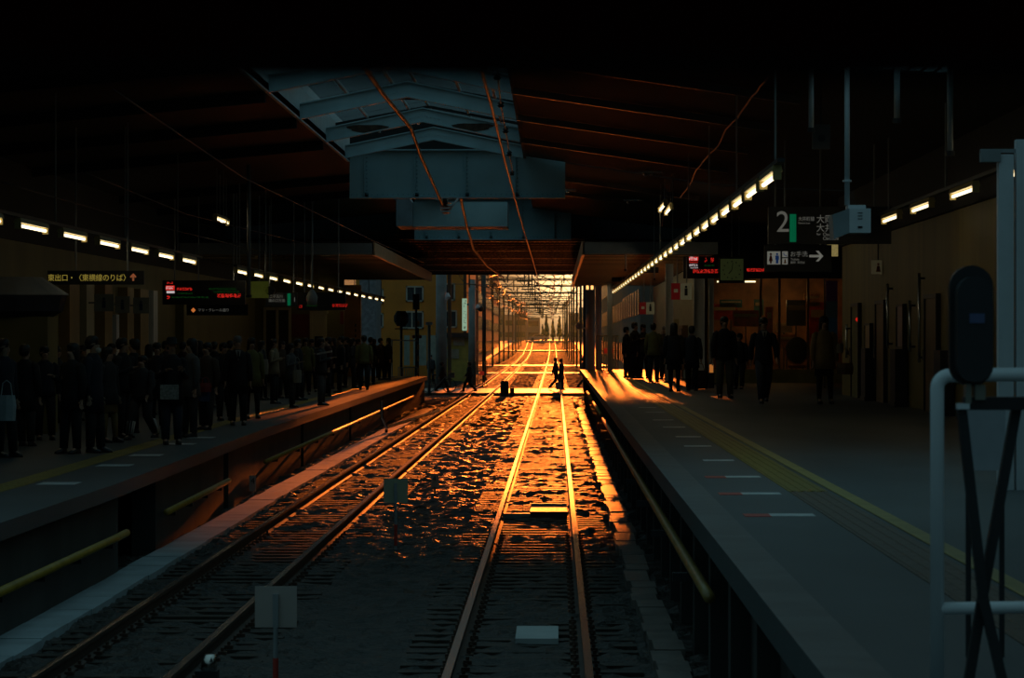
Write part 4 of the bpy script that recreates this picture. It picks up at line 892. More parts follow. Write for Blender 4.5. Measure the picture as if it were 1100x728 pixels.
# ---------------------------------------------------------------- right foreground: fence, signal, panels
u = 13 / F
t = thing('pipe_barrier', 'white bent pipe barrier at the near end of the right platform', 'barrier', (X(1006, 13), 13, RT)); zt = H(403, 13) - RT
arc = [(6*u + .0 + (14*u) * (1 - math.cos(a)) - 6*u, 0, zt - 14*u + 14*u * math.sin(a)) for a in [PI/2 * k / 6 for k in range(7)]]
MB().tube([(0, 0, 0), (0, 0, zt - 14*u)] + arc[1:] + [(.9, .05, zt + .012)], .027, 12).build('top_pipe', white, t, True)
MB().tube([(0, 0, H(653, 13) - RT), (.9, .05, H(650, 13) - RT)], .024, 12).build('lower_pipe', white, t, True)
MB().tube([(.86, .05, 0), (.86, .05, zt)], .027, 12).build('end_post', white, t, True)
u = 12.2 / F
t = thing('repeater_signal', 'black capsule-shaped signal seen from behind on a crossed steel stand', 'signal', (X(1043, 12.2), 12.2, RT)); z0 = H(415, 12.2) - RT; z1 = H(285, 12.2) - RT
def capsule(w2, a, b, y0, y1, n=10):
    m = MB(); pr = [(w2 * math.cos(PI + PI*k/n), a + w2 + w2 * math.sin(PI + PI*k/n)) for k in range(n + 1)] + [(w2 * math.cos(PI*k/n), b - w2 + w2 * math.sin(PI*k/n)) for k in range(n + 1)]
    return m.prism(pr, y0, y1)
capsule(23.5*u, z0, z1, 0, .05).build('back_plate', black, t); capsule(19*u, z0 + 5*u, z1 - 12*u, -.10, 0).build('lamp_housing', mat('signal_housing', (.02, .02, .024), .35), t)
MB().box((-6*u, -.105, z1 - 62*u), (10*u, -.1, z1 - 52*u)).build('blue_sticker', mat('sticker', (.08, .10, .22), .5), t)
MB().box((-8*u, -.05, z0 - 18*u), (-2*u, .02, z0 + 3*u)).box((2*u, -.05, z0 - 14*u), (13*u, .02, z0 + 2*u)).build('clamp', mat('clamp_metal', (.25, .24, .2), .4, .5), t)
MB().box((-9*u, -.03, z0 - 25*u), (70*u, .05, z0 - 11*u)).build('cross_arm', black, t); MB().box((-16*u, -.05, z0 - 24*u), (-4*u, .03, z0 - 18*u)).build('arm_cap', white, t)
m = MB().beam((-11*u, 0, z0 - 24*u), (12*u, .0, H(640, 12.2) - RT), .05, .035).beam((12*u, 0, H(640, 12.2) - RT), (40*u, 0, 0), .05, .035); m.build('leg', dark, t)
MB().beam((50*u, .06, z0 - 24*u), (14*u, .06, H(640, 12.2) - RT), .05, .035).beam((14*u, .06, H(640, 12.2) - RT), (-6*u, .06, 0), .05, .035).build('leg', dark, t)
t = thing('notice_stand', 'pale grey panel standing behind the black signal stand', 'panel', (X(1060, 14.2), 14.2, RT)); u2 = 14.2 / F
MB().box((-21*u2, 0, H(505, 14.2) - RT), (19*u2, .03, H(438, 14.2) - RT)).build('panel', mat('pale_panel', (.40, .42, .46), .5), t)
for s in (-19, 17): MB().tube([(s*u2, .05, 0), (s*u2, .05, H(440, 14.2) - RT)], .012, 8).build('post', dark, t)
# pale folded steel posts at upper right
t = thing('steel_upright', 'pair of pale blue-white steel uprights at the right picture edge', 'upright', (X(1085, 30), 30, RT)); u3 = 30 / F
for px0, px1, y0, y1, nm in ((1072, 1088, 166, 410, 'upright'), (1091, 1112, 150, 410, 'upright')):
    a, b = X(px0, 30) - X(1085, 30), X(px1, 30) - X(1085, 30)
    MB().box((a, 0, 0), (b, .03, H(y0, 30) - RT)).box((a, .03, 0), (a + .02, .15, H(y0, 30) - RT)).box((b - .02, .03, 0), (b, .15, H(y0, 30) - RT)).build(nm, white, t)
MB().box((X(1053, 30) - X(1085, 30), -.02, H(174, 30) - RT), (X(1074, 30) - X(1085, 30), .12, H(161, 30) - RT)).build('bracket_box', grey, t)
MB().box((X(1053, 30) - X(1085, 30), .04, H(164, 30) - RT), (.5, .08, H(160, 30) - RT)).build('cross_bar', grey, t)

# ---------------------------------------------------------------- beyond the crossing
brick = mat('orange_facade', (.72, .26, .03), .7, var=.2, scale=.6)
winf = mat('window_frame', (.55, .52, .42), .6); wing = mat('window_glass', (.05, .06, .07), .1)
def facade(px0, px1, ytop, Z, mt, label, wins, depth=10, name='building'):
    x0, x1 = X(px0, Z), X(px1, Z); t = thing(name, label, 'building', (x0, Z, -.2)); zt = H(ytop, Z) + .2
    MB().box((0, 0, 0), (x1 - x0, depth, zt)).build('wall', mt, t)
    for (a, b, c, d) in wins:
        w_ = thing('window', None, None, (0, 0, 0)); w_.parent = t
        del_keys = [k for k in ('label', 'category', 'group') if k in w_.keys()]
        for k in del_keys: del w_[k]
        X0, X1, Z0, Z1 = X(a, Z) - x0, X(b, Z) - x0, H(d, Z) + .2, H(c, Z) + .2; e = .1
        MB().box((X0, -.06, Z0), (X1, .02, Z0 + e)).box((X0, -.06, Z1 - e), (X1, .02, Z1)).box((X0, -.06, Z0), (X0 + e, .02, Z1)).box((X1 - e, -.06, Z0), (X1, .02, Z1)).box(((X0+X1)/2 - .04, -.05, Z0), ((X0+X1)/2 + .04, .02, Z1)).build('window_frame', winf, w_)
        MB().box((X0 + e, -.03, Z0 + e), (X1 - e, -.01, Z1 - e)).build('pane', wing, w_)
    return t
facade(382, 501, 250, 225, brick, 'orange-brown building with pale window frames behind the left platform end', [(436, 455, 307, 324), (475, 489, 304, 323), (430, 455, 334, 353), (476, 491, 333, 352), (397, 412, 310, 326), (397, 412, 336, 352)])
t = thing('shop_shutter', 'pale shop shutters at street level of the orange building', 'shop', (X(434, 222), 222, -.2))
for i, (a, b) in enumerate(((434, 440), (444, 458), (461, 471))): MB().box((X(a, 222) - X(434, 222), 0, 1.0), (X(b, 222) - X(434, 222), .1, H(360, 222) + .2)).build('shutter', mat('shutter_teal', (.36, .46, .40), .6), t)
t = thing('yellow_storefront', 'yellowish low storefront with framed panes below the shop sign', 'shop', (X(468, 215), 215, -.2)); W = X(505, 215) - X(468, 215)
MB().box((0, 0, 0), (W, 1.5, H(361, 215) + .2)).build('wall', mat('store_yellow', (.45, .32, .06), .6), t)
for a, b, c, d in ((473, 483, 364, 372), (487, 499, 363, 371), (475, 493, 375, 385)): MB().box((X(a, 215) - X(468, 215), -.05, H(d, 215) + .2), (X(b, 215) - X(468, 215), 0, H(c, 215) + .2)).build('pane', mat('store_pane', (.32, .30, .24), .3), t)
MB().box((0, -.4, H(361, 215) + .1), (W, 0, H(359, 215) + .3)).build('awning', dark, t)
t = thing('vertical_sign', 'narrow pale lit vertical shop sign with dark green unreadable marks', 'sign', P(499, 338, 200)); u = 200 / F
MB().box((-2.6*u, 0, -17*u), (2.6*u, .2, 17.5*u)).build('panel', mat('sign_pale', (.45, .62, .48), .5, emit=(.5, .75, .5), est=.42), t)
m = MB(); rnd = random.Random(3)
for k in range(30):
    x, z = rnd.uniform(-1.7, 1.2) * u, rnd.uniform(-15.5, 15.5) * u
    m.box((x, -.02, z), (x + rnd.uniform(.3, 1.1) * u, -.005, z + rnd.uniform(.3, .9) * u))
m.build('faded_marks', mat('sign_green', (.06, .22, .12), .5), t)
MB().box((2.6*u, .05, 10*u), (9*u, .12, 12*u)).box((7.5*u, -3.9, 10*u), (9*u, .12, 12*u)).build('bracket', dark, t)
facade(386, 404, 292, 215, mat('brick_grey', (.26, .25, .27), .7, var=.4, scale=4), 'narrow grey stone-faced building right of the orange shed', [], 6)
# side buildings lining the corridor
side = [(-13, -9.0, 262, 40, (.22, .14, .07), 13), (-12, -8.6, 310, 50, (.30, .24, .16), 11), (-14, -9.2, 370, 60, (.26, .20, .14), 15), (-14, -9.6, 450, 70, (.30, .22, .15), 12), (-16, -10.5, 540, 80, (.25, .2, .15), 14),
        (4.6, 12, 182, 50, (.20, .17, .13), 8.5), (4.9, 12, 245, 50, (.26, .2, .12), 7.5), (5.2, 12, 310, 70, (.24, .18, .12), 10), (6.0, 13, 400, 80, (.26, .2, .13), 11), (7.0, 14, 500, 100, (.26, .2, .14), 12)]
for i, (x0, x1, Z, d, c, hh) in enumerate(side):
    lb = ['nearest on the left past the orange building', 'second on the left', 'third on the left', 'fourth on the left', 'farthest on the left', 'nearest on the right past the platform', 'second on the right', 'third on the right', 'fourth on the right', 'farthest on the right'][i]
    t = thing('building', f'hazy low building beside the far tracks, {lb}', 'building', (x0, Z, -.3), 0, 'buildings beside the far tracks'); mt = mat(f'side_building_{i}', c, .8, var=.35, scale=.4)
    MB().box((0, 0, 0), (x1 - x0, d, hh)).build('wall', mt, t); m = MB()
    xf = (x1 - x0) if x0 < 0 else 0
    for k in range(int(d / 6)):
        for q in range(int(hh / 3)): MB().box((xf - .05, 2 + 6*k, 1.2 + 3*q), (xf + .05, 4.5 + 6*k, 2.6 + 3*q)).build('window', wing, t)
    MB().box((-.1, -.1, hh), (x1 - x0 + .1, d, hh + .3)).build('roof', mt, t)
# far backdrop: pale blocks and trees
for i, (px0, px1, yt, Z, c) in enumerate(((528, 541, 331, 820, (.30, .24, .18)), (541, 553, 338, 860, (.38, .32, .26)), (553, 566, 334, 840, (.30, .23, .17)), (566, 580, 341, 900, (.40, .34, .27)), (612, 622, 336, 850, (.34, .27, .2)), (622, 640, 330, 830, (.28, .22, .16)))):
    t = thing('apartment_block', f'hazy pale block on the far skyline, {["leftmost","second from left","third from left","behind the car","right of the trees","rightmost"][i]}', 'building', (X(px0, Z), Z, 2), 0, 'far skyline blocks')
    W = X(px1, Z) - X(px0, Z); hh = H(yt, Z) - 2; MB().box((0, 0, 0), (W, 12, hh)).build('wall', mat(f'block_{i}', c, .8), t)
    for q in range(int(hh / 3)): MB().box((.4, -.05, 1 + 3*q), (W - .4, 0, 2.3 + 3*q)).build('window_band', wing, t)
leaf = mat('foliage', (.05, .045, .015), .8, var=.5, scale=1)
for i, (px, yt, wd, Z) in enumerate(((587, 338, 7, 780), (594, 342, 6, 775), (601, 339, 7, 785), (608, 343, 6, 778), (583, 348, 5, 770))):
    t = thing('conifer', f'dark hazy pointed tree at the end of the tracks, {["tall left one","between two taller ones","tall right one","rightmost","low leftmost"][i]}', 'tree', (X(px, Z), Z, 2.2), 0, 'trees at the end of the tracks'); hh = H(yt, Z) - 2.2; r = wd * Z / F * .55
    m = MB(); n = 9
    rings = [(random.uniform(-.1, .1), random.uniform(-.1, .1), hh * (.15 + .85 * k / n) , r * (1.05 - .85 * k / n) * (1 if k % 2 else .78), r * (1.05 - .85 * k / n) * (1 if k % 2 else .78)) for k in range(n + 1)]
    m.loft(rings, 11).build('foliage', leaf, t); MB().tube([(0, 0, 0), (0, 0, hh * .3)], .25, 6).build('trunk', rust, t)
# car on the far road
t = thing('car', 'pale hazy car crossing at the far end of the tracks', 'car', (X(579, 735), 735, gz(735) + .02)); pr = [(-2.2, .35), (2.2, .35), (2.2, .85), (1.5, .95), (.8, 1.42), (-.9, 1.45), (-1.6, .98), (-2.2, .9)]
MB().prism(pr, -.8, .8).build('body', mat('car_paint', (.4, .38, .34), .3, .2), t); MB().prism([(-1.3, .98), (1.25, .98), (.72, 1.36), (-.82, 1.38)], -.82, -.8).build('side_window', wing, t)
for xx in (-1.4, 1.4):
    for yy in (-.75, .75): MB().tube([(xx, yy - .1, .33), (xx, yy + .1, .33)], .33, 14).build('wheel', black, t)
o = strip(lambda Z: X(565, 728), lambda Z: X(612, 728), 1.9, 2.16, 722, 728, 3, 'far_road', mat('far_road_pale', (.5, .47, .4), .5)); tag(o, kind='structure')

# catenary gantries
gant = mat('gantry_steel', (.10, .075, .05), .45, .3)
def gantry_proto():
    t = thing('catenary_gantry', 'x', 'gantry')
    for x in (-5.9, 2.3): MB().box((x - .1, -.1, -.3), (x + .1, .1, 8.2)).build('mast', gant, t)
    m = MB().box((-5.9, -.05, 7.0), (2.3, .05, 7.1)).box((-5.9, -.05, 7.65), (2.3, .05, 7.75))
    for k in range(12):
        x = -5.9 + k * 8.2 / 12; e = x + 8.2 / 12; m.beam((x, 0, 7.05 if k % 2 else 7.7), (e, 0, 7.7 if k % 2 else 7.05), .05, .05)
    m.build('truss', gant, t)
    m = MB()
    for x in (-4.9, -3.1, -2.0, .6, 1.5): m.box((x - .04, -.04, 6.1 + (x * 7 % 1) * .5), (x + .04, .04, 7.0))
    m.box((-2.5, -.04, 6.3), (-1.5, .04, 6.4)).tube([(-5.9, 0, 6.2), (-2, 0, 5.95), (2.3, 0, 6.25)], .02, 5).tube([(-5.9, 0, 5.6), (2.3, 0, 5.5)], .02, 5)
    m.build('span_wire', gant, t)
    for x in (-3.6, -.3):
        m = MB().tube([(x - 1.2, 0, 6.9), (x + .4, 0, 6.3)], .03, 6).tube([(x - 1.2, 0, 5.6), (x + .3, 0, 5.35)], .025, 6).tube([(x - 1.2, 0, 5.4), (x - 1.2, 0, 7.1)], .04, 6); m.build('cantilever', gant, t)
        MB().loft([(x - 1.0, 0, 6.7, .07, .07), (x - 1.0, 0, 6.8, .1, .1), (x - 1.0, 0, 6.9, .07, .07)], 8).build('insulator', rust, t)
    return t
GP = gantry_proto(); gl = ['nearest to the bridge', 'second', 'third', 'fourth', 'fifth', 'sixth', 'seventh', 'eighth', 'ninth', 'tenth', 'eleventh', 'farthest']
for k in range(12):
    o = GP if k == 0 else dup(GP); Z = 186 + 30 * k + k * k * 1.1 + (k % 3) * 3; o.location = (rc(Z) + .3 - (k * .05), Z, gz(Z)); tag(o, f'catenary gantry spanning both tracks beyond the crossing, {gl[k]}{" from the bridge" if 0 < k < 11 else ""}', 'gantry', 'catenary gantries')
for i, (cf, h, lb) in enumerate(((rc, 5.25, 'contact wire of the right track'), (rc, 6.35, 'messenger wire of the right track'), (lc, 5.25, 'contact wire of the left track'), (lc, 6.35, 'messenger wire of the left track'))):
    m = MB(); pts = []
    for k in range(60):
        Z = 168 + k * 9; sag = .55 * abs(math.sin((Z - 192) / 38 * PI)) if i % 2 else 0
        pts.append((cf(Z) + .25 * math.sin(Z / 38 * PI / 2), Z, h + gz(Z) - sag))
    m.tube(pts, .022, 5); 
    tag(m.build('overhead_wire', copper), f'long {lb} beyond the bridge', 'wire', 'overhead wires beyond the bridge')
for i, (xo, h) in enumerate(((-5.9, 8.3), (-5.3, 7.9), (2.3, 8.3), (1.7, 7.9), (2.42, 6.5), (-6.02, 6.7))):
    pts = [(xo, 168 + 9 * k, h + gz(168 + 9*k) - .5 * abs(math.sin(k * 9 / 38 * PI))) for k in range(56)]
    tag(MB().tube(pts, .025, 5).build('overhead_wire', darkwire), f'feeder wire along the gantry tops, {["left outer","left inner","right outer","right inner","low right","low left"][i]}', 'wire', 'feeder wires along the gantries')
# thin volume of evening haze over the street beyond the bridge
hz = bpy.data.materials.new('evening_haze'); hz.use_nodes = True; t_ = hz.node_tree; t_.nodes.clear()
vs_ = N(t_, 'ShaderNodeVolumeScatter'); vs_.inputs['Color'].default_value = (.55, 1, .45, 1); vs_.inputs['Density'].default_value = .00018; vs_.inputs['Anisotropy'].default_value = .35
om = N(t_, 'ShaderNodeOutputMaterial'); t_.links.new(vs_.outputs[0], om.inputs['Volume'])
o = MB().box((-60, 172, -4), (60, 900, 45)).build('haze', hz); tag(o, 'thin orange evening haze over the tracks beyond the bridge', 'haze', kind='stuff')

# ---------------------------------------------------------------- people
skin = mat('skin', (.42, .26, .18), .55, var=.08); hair_m = mat('hair', (.012, .01, .009), .5); hair_g = mat('grey_hair', (.18, .17, .16), .6)
cloth_cols = dict(black=(.012, .012, .014), navy=(.014, .018, .032), char=(.035, .035, .038), grey=(.10, .10, .105), beige=(.26, .22, .14), olive=(.17, .16, .05), brown=(.07, .045, .03), khaki=(.10, .09, .06), red=(.20, .02, .02), denim=(.035, .045, .07), tan=(.30, .20, .08), dkred=(.05, .015, .015), white=(.5, .5, .48))
CM = {k: mat('cloth_' + k, v, .85, var=.25, scale=6) for k, v in cloth_cols.items()}
def skin_mesh(nodes, edges, root=0):
    me = bpy.data.meshes.new('person'); me.from_pydata([n[0] for n in nodes], edges, []); me.update()
    o = bpy.data.objects.new('tmp', me); COL.objects.link(o); md = o.modifiers.new('s', 'SKIN'); md.use_smooth_shade = True; md.branch_smoothing = .3
    sv = me.skin_vertices[0].data
    for i, n_ in enumerate(nodes): r = n_[1]; sv[i].radius = r if isinstance(r, tuple) else (r, r); sv[i].use_root = (i == root)
    o.modifiers.new('u', 'SUBSURF').levels = 1; o.modifiers['u'].render_levels = 1
    dg = bpy.context.evaluated_depsgraph_get(); m2 = bpy.data.meshes.new_from_object(o.evaluated_get(dg)); bpy.data.objects.remove(o); return m2
def make_person(arms, legs, hem=.80, flare=1.0, bottom='trousers', hair='short', hood=False, lean=0.0):
    t = bpy.data.objects.new('person', None); COL.objects.link(t); t.empty_display_size = .3
    L = lambda z: -lean * max(0, z - .95)
    nodes = [((0, 0, .95), (.13, .10))]; edges = []
    def add(p, r, par): nodes.append((p, r)); edges.append((par, len(nodes) - 1)); return len(nodes) - 1
    a = add((0, L(1.12), 1.12), (.115, .085), 0); b = add((0, L(1.32), 1.32), (.14, .095), a); c = add((0, L(1.44), 1.44), .06, b)
    d = add((0, L(1.5) - .005, 1.505), .052, c); e = add((0, L(1.58) - .02, 1.575), (.066, .075), d); f = add((0, L(1.64) - .012, 1.645), (.073, .088), e); g = add((0, L(1.69), 1.70), (.055, .065), f)
    add((0, L(1.6) - .105, 1.60), .014, e)
    for s in (-1, 1): add((s * .082, L(1.6) + .005, 1.605), .014, f)
    wr = []
    for s, (el, wp) in zip((-1, 1), arms):
        sh = add((s * .165, L(1.38), 1.385), .055, b); el_ = Vector((s * el[0], el[1] + L(el[2]), el[2])); w_ = Vector((s * wp[0], wp[1] + L(wp[2]), wp[2]))
        e1 = add(tuple(el_), .04, sh); w1 = add(tuple(w_), .026, e1); dr = (w_ - el_).normalized(); side_ = Vector((0, 1, 0)) if abs(dr.y) < .7 else Vector((1, 0, 0))
        side_ = (side_ - dr * side_.dot(dr)).normalized(); pm = w_ + dr * .06; p1 = add(tuple(pm), (.032, .018), w1); nrm = dr.cross(side_)
        for q, ln in ((-.03, .06), (-.010, .075), (.010, .07), (.03, .055)):
            k1 = add(tuple(pm + dr * .035 + side_ * q), .009, p1); k2 = add(tuple(pm + dr * (.035 + ln * .6) + side_ * q + nrm * .012 * s), .0085, k1); add(tuple(pm + dr * (.03 + ln) + side_ * q + nrm * .03 * s), .007, k2)
        th = add(tuple(w_ + dr * .035 - side_ * .035), .010, p1); add(tuple(w_ + dr * .075 - side_ * .052), .008, th); wr.append((w_, dr))
    for s, (kn, an) in zip((-1, 1), legs):
        h = add((s * .09, 0, .88), .085, 0); k = add((s * kn[0], kn[1], kn[2]), .058, h); n_ = add((s * an[0], an[1], an[2]), .038, k); add((s * (an[0] + .01), an[1] - .12, an[2] - .05), .03, n_)
    me = skin_mesh(nodes, edges); me.materials.clear(); me.materials.append(skin); me.shade_smooth()
    body = bpy.data.objects.new('body', me); COL.objects.link(body); body.parent = t
    m = MB(); y = lambda z: L(z)
    m.loft([(0, y(hem), hem, .19 * flare, .15 * flare), (0, y(.95), max(.95, hem + .05), .175 * (1 + (flare - 1) * .5), .135), (0, y(1.12), 1.12, .16, .125), (0, y(1.3), 1.30, .185, .135), (0, y(1.39), 1.39, .17, .115), (0, y(1.45), 1.45, .10, .085), (0, y(1.49), 1.49, .065, .065)], 18)
    for s, (el, wp) in zip((-1, 1), arms): m.tube([(s * .13, y(1.4), 1.40), (s * .175, y(1.38), 1.37), (s * el[0], el[1] + y(el[2]), el[2]), (s * wp[0], wp[1] + y(wp[2]), wp[2])], [.06, .072, .060, .045], 10)
    m.build('jacket', CM['char'], t, True)
    if bottom == 'trousers':
        m = MB().loft([(0, 0, .80, .15, .11), (0, 0, .92, .16, .12), (0, 0, 1.02, .15, .11)], 14)
        for s, (kn, an) in zip((-1, 1), legs): m.tube([(s * .085, 0, .90), (s * kn[0], kn[1], kn[2]), (s * an[0], an[1], an[2] + .0)], [.10, .078, .062], 10)
        m.build('trousers', CM['black'], t, True)
    else:
        MB().loft([(0, 0, .56, .19, .15), (0, 0, .75, .18, .14), (0, 0, .95, .15, .12), (0, 0, 1.04, .13, .11)], 16).build('skirt', CM['black'], t, True)
        m = MB()
        for s, (kn, an) in zip((-1, 1), legs): m.tube([(s * .085, 0, .80), (s * kn[0], kn[1], kn[2]), (s * an[0], an[1], an[2])], [.08, .062, .042], 10)
        m.build('tights', CM['black'], t, True)
    for s, (kn, an) in zip((-1, 1), legs):
        MB().loft([(s * an[0], an[1] - .05, an[2] - .085, .048, .13), (s * an[0], an[1] - .05, an[2] - .05, .046, .125), (s * an[0], an[1] - .01, an[2] - .01, .042, .07), (s * an[0], an[1] + .01, an[2] + .03, .04, .045)], 12).build('shoe', black, t, True)
    hy = L(1.64) + .012
    if hair == 'short': MB().loft([(0, hy + .035, 1.545, .055, .05), (0, hy + .02, 1.60, .082, .085), (0, hy + .01, 1.66, .088, .102), (0, hy, 1.715, .078, .092), (0, hy, 1.75, .04, .05)], 14).build('hair', hair_m, t, True)
    elif hair == 'long': MB().loft([(0, hy + .05, 1.38, .09, .04), (0, hy + .04, 1.50, .095, .06), (0, hy + .02, 1.60, .093, .09), (0, hy + .008, 1.67, .092, .105), (0, hy, 1.72, .08, .092), (0, hy, 1.755, .04, .05)], 14).build('hair', hair_m, t, True)
    else:
        MB().loft([(0, hy + .035, 1.56, .06, .05), (0, hy + .02, 1.62, .085, .085)], 14).build('hair', hair_m, t, True)
        MB().loft([(0, hy - .02, 1.655, .115, .145), (0, hy - .02, 1.668, .115, .145), (0, hy, 1.672, .09, .105), (0, hy, 1.75, .082, .095), (0, hy, 1.775, .05, .06)], 16).build('hat', CM['black'], t, True)
    m = MB()
    for s in (-1, 1): m.ball((s * .03, L(1.64) - .092, 1.635), (.012, .006, .007), 8, 6)
    m.build('eyes', black, t); MB().ball((0, L(1.58) - .094, 1.548), (.022, .005, .006), 8, 6).build('mouth', mat('lips', (.25, .09, .07)), t)
    return t
DN = ((.225, .01, 1.12), (.235, -.03, .86)); PH = ((.22, 0, 1.12), (.12, -.26, 1.22)); BK = ((.24, .06, 1.13), (.14, .12, 1.0))
ST = ((.095, -.01, .48), (.10, 0, .09)); FW = ((.09, -.20, .50), (.09, -.30, .10)); BW = ((.09, .02, .49), (.09, .34, .13)); SL = ((.10, -.06, .48), (.105, -.08, .09))
PR = {'coat': make_person((DN, DN), (ST, SL), hem=.62, flare=1.08), 'jacket': make_person((DN, DN), (ST, SL), hem=.83, flare=1.03), 'phone': make_person((PH, DN), (ST, ST), hem=.80, flare=1.05),
      'woman': make_person((DN, DN), (ST, SL), hem=.70, flare=1.22, bottom='skirt', hair='long'), 'walk': make_person((((.23, .1, 1.13), (.22, .16, .90)), ((.23, -.08, 1.13), (.22, -.22, .93))), (FW, BW), hem=.80, flare=1.05),
      'read': make_person((PH, PH), (ST, ST), hem=.66, flare=1.08, hair='hat'), 'lwoman': make_person((PH, DN), (SL, ST), hem=.72, flare=1.12, hair='long')}
pused = set()
def person(kind, px, yf, yh, rz, jac, bot, label, group=None, side='L', cap=None, dz=0):
    D = {'L': LD, 'R': RD, 'G': EYE + .02}[side]; Z = D * F / (yf - VY); sc = (yf - yh) * Z / F / 1.745
    t = dup(PR[kind]); t.name = 'person'
    t.location = (X(px, Z), Z, {'L': LT, 'R': RT, 'G': -.02}[side] + .004); sx = min(1.08, max(.9, sc)); t.scale = (sx * 1.04, sx * 1.04, sc); t.rotation_euler = (0, 0, R(rz))
    tag(t, label, 'person', group)
    for c in t.children:
        b = c.name.split('.')[0]
        if b == 'jacket': setmat(c, CM[jac])
        elif b in ('trousers', 'skirt', 'tights'): setmat(c, CM[bot])
        elif b == 'hair' and cap: setmat(c, cap)
        elif b == 'shoe' and bot == 'khaki': setmat(c, CM['char'])
    return t
def bag(x, Z, z, w, d, h, mt, label, strap=.25, name='bag', cat='bag'):
    t = thing(name, label, cat, (x, Z, z)); MB().loft([(0, 0, 0, w/2*.9, d/2), (0, 0, h*.6, w/2, d/2), (0, 0, h, w/2*.85, d/2*.7)], 8).build('body', mt, t)
    MB().tube([(-w*.28, 0, h), (-w*.2, 0, h + strap*.8), (0, 0, h + strap), (w*.2, 0, h + strap*.8), (w*.28, 0, h)], .008, 6).build('handle', mt, t); return t
def prop_at(px, py, Z): return P(px, py, Z)
# left crowd, front row from the left picture edge
person('jacket', 3, 492, 364, 60, 'navy', 'black', 'person in dark blue cut by the left picture edge, holding a white bag')
person('coat', 26, 480, 370, 160, 'black', 'char', 'person in a wide black coat second from the left picture edge')
person('jacket', 47, 473, 372, 20, 'navy', 'black', 'person in dark clothes facing out, third from the left picture edge')
person('lwoman', 77, 488, 369, -40, 'black', 'black', 'long-haired person in black with a pale collar left of the tall masked person')
person('coat', 99, 487, 361, 75, 'navy', 'black', 'tall person in a dark coat with a white face mask')
person('woman', 115, 476, 373, 60, 'char', 'tan', 'person with a yellowish scarf and bare legs behind the masked person')
person('phone', 131, 471, 363, 70, 'black', 'black', 'person in black with a dark red scarf right of the masked person')
person('jacket', 143, 466, 364, -100, 'black', 'black', 'person mostly hidden behind the red-scarfed person')
person('walk', 152, 473, 382, -20, 'char', 'char', 'small person in a school outfit with white socks, mid-stride', None)
pm_ = [o for o in COL.objects if o.get('label', '').startswith('small person')][0]
for s_, y0, y1, z0 in ((-1, -.29, -.22, .12), (1, .33, .16, .14)): MB().tube([(s_*.09, y0, z0), (s_*.09, y1, z0 + .27)], [.066, .078], 10).build('sock', CM['white'], pm_, True)
person('coat', 168, 462, 368, 10, 'black', 'black', 'person in black between the white-socked child and the newspaper reader')
person('read', 184, 478, 364, 15, 'black', 'denim', 'person in a flat dark hat holding a white newspaper')
person('lwoman', 205, 470, 364, -60, 'grey', 'char', 'person in a mottled grey coat right of the newspaper reader')
person('jacket', 222, 462, 368, -30, 'brown', 'char', 'person holding red and blue bags right of the mottled grey coat')
person('jacket', 240, 452, 368, 35, 'black', 'black', 'person in an open dark jacket with a pale shirt edge left of the older man')
person('coat', 255, 457, 361, 10, 'black', 'black', 'older person in a long black coat, white shirt and tie', cap=hair_g)
pm_ = [o for o in COL.objects if o.get('label', '').startswith('older person')][0]; MB().prism([(-.055, 1.47), (.055, 1.47), (.0, 1.26)], -.15, -.118).build('shirt', CM['white'], pm_); MB().prism([(-.012, 1.45), (.012, 1.45), (.018, 1.32), (0, 1.29), (-.018, 1.32)], -.156, -.15).build('necktie', CM['black'], pm_)
person('woman', 270, 450, 363, 20, 'olive', 'black', 'person with a yellow scarf just right of the older long-coated person')
person('phone', 294, 434, 364, 75, 'beige', 'black', 'person in a light beige jacket looking at something in hand')
person('lwoman', 312, 438, 369, 70, 'grey', 'char', 'person in a grey coat carrying a pale bag right of the beige jacket')
person('phone', 345, 436, 363, 80, 'char', 'grey', 'person holding up white paper in the far left crowd')
person('jacket', 391, 419, 360, 185, 'olive', 'black', 'person in an olive jacket standing on the sunlit platform edge')
person('coat', 409, 408, 363, 60, 'brown', 'black', 'person in dark clothes just right of the olive jacket')
person('lwoman', 417, 408, 363, -60, 'black', 'black', 'last person of the left crowd, hair rimmed orange by the sun')
# packed rows behind
back = [(14, 462, 372), (36, 458, 374), (60, 455, 372), (88, 452, 371), (120, 448, 369), (160, 446, 370), (178, 444, 366), (196, 440, 367), (214, 441, 366), (230, 438, 367), (247, 436, 366), (281, 430, 366), (303, 428, 366), (320, 430, 364), (328, 424, 363), (335, 421, 364), (352, 426, 362), (358, 418, 363), (366, 422, 361), (372, 416, 362), (379, 417, 363), (385, 411, 364), (398, 413, 362), (402, 406, 364)]
ks = ['coat', 'jacket', 'lwoman', 'coat', 'phone', 'woman']; cs = ['black', 'navy', 'char', 'brown', 'black', 'olive', 'char', 'dkred', 'black']
for i, (px, yf, yh) in enumerate(back):
    person(ks[i % 6], px, yf, yh, random.choice((-70, 50, 80, 10, 160)), cs[i % 9], 'black', 'person in dark winter clothes in the packed back rows of the left platform', 'people packed in the back rows of the left platform')
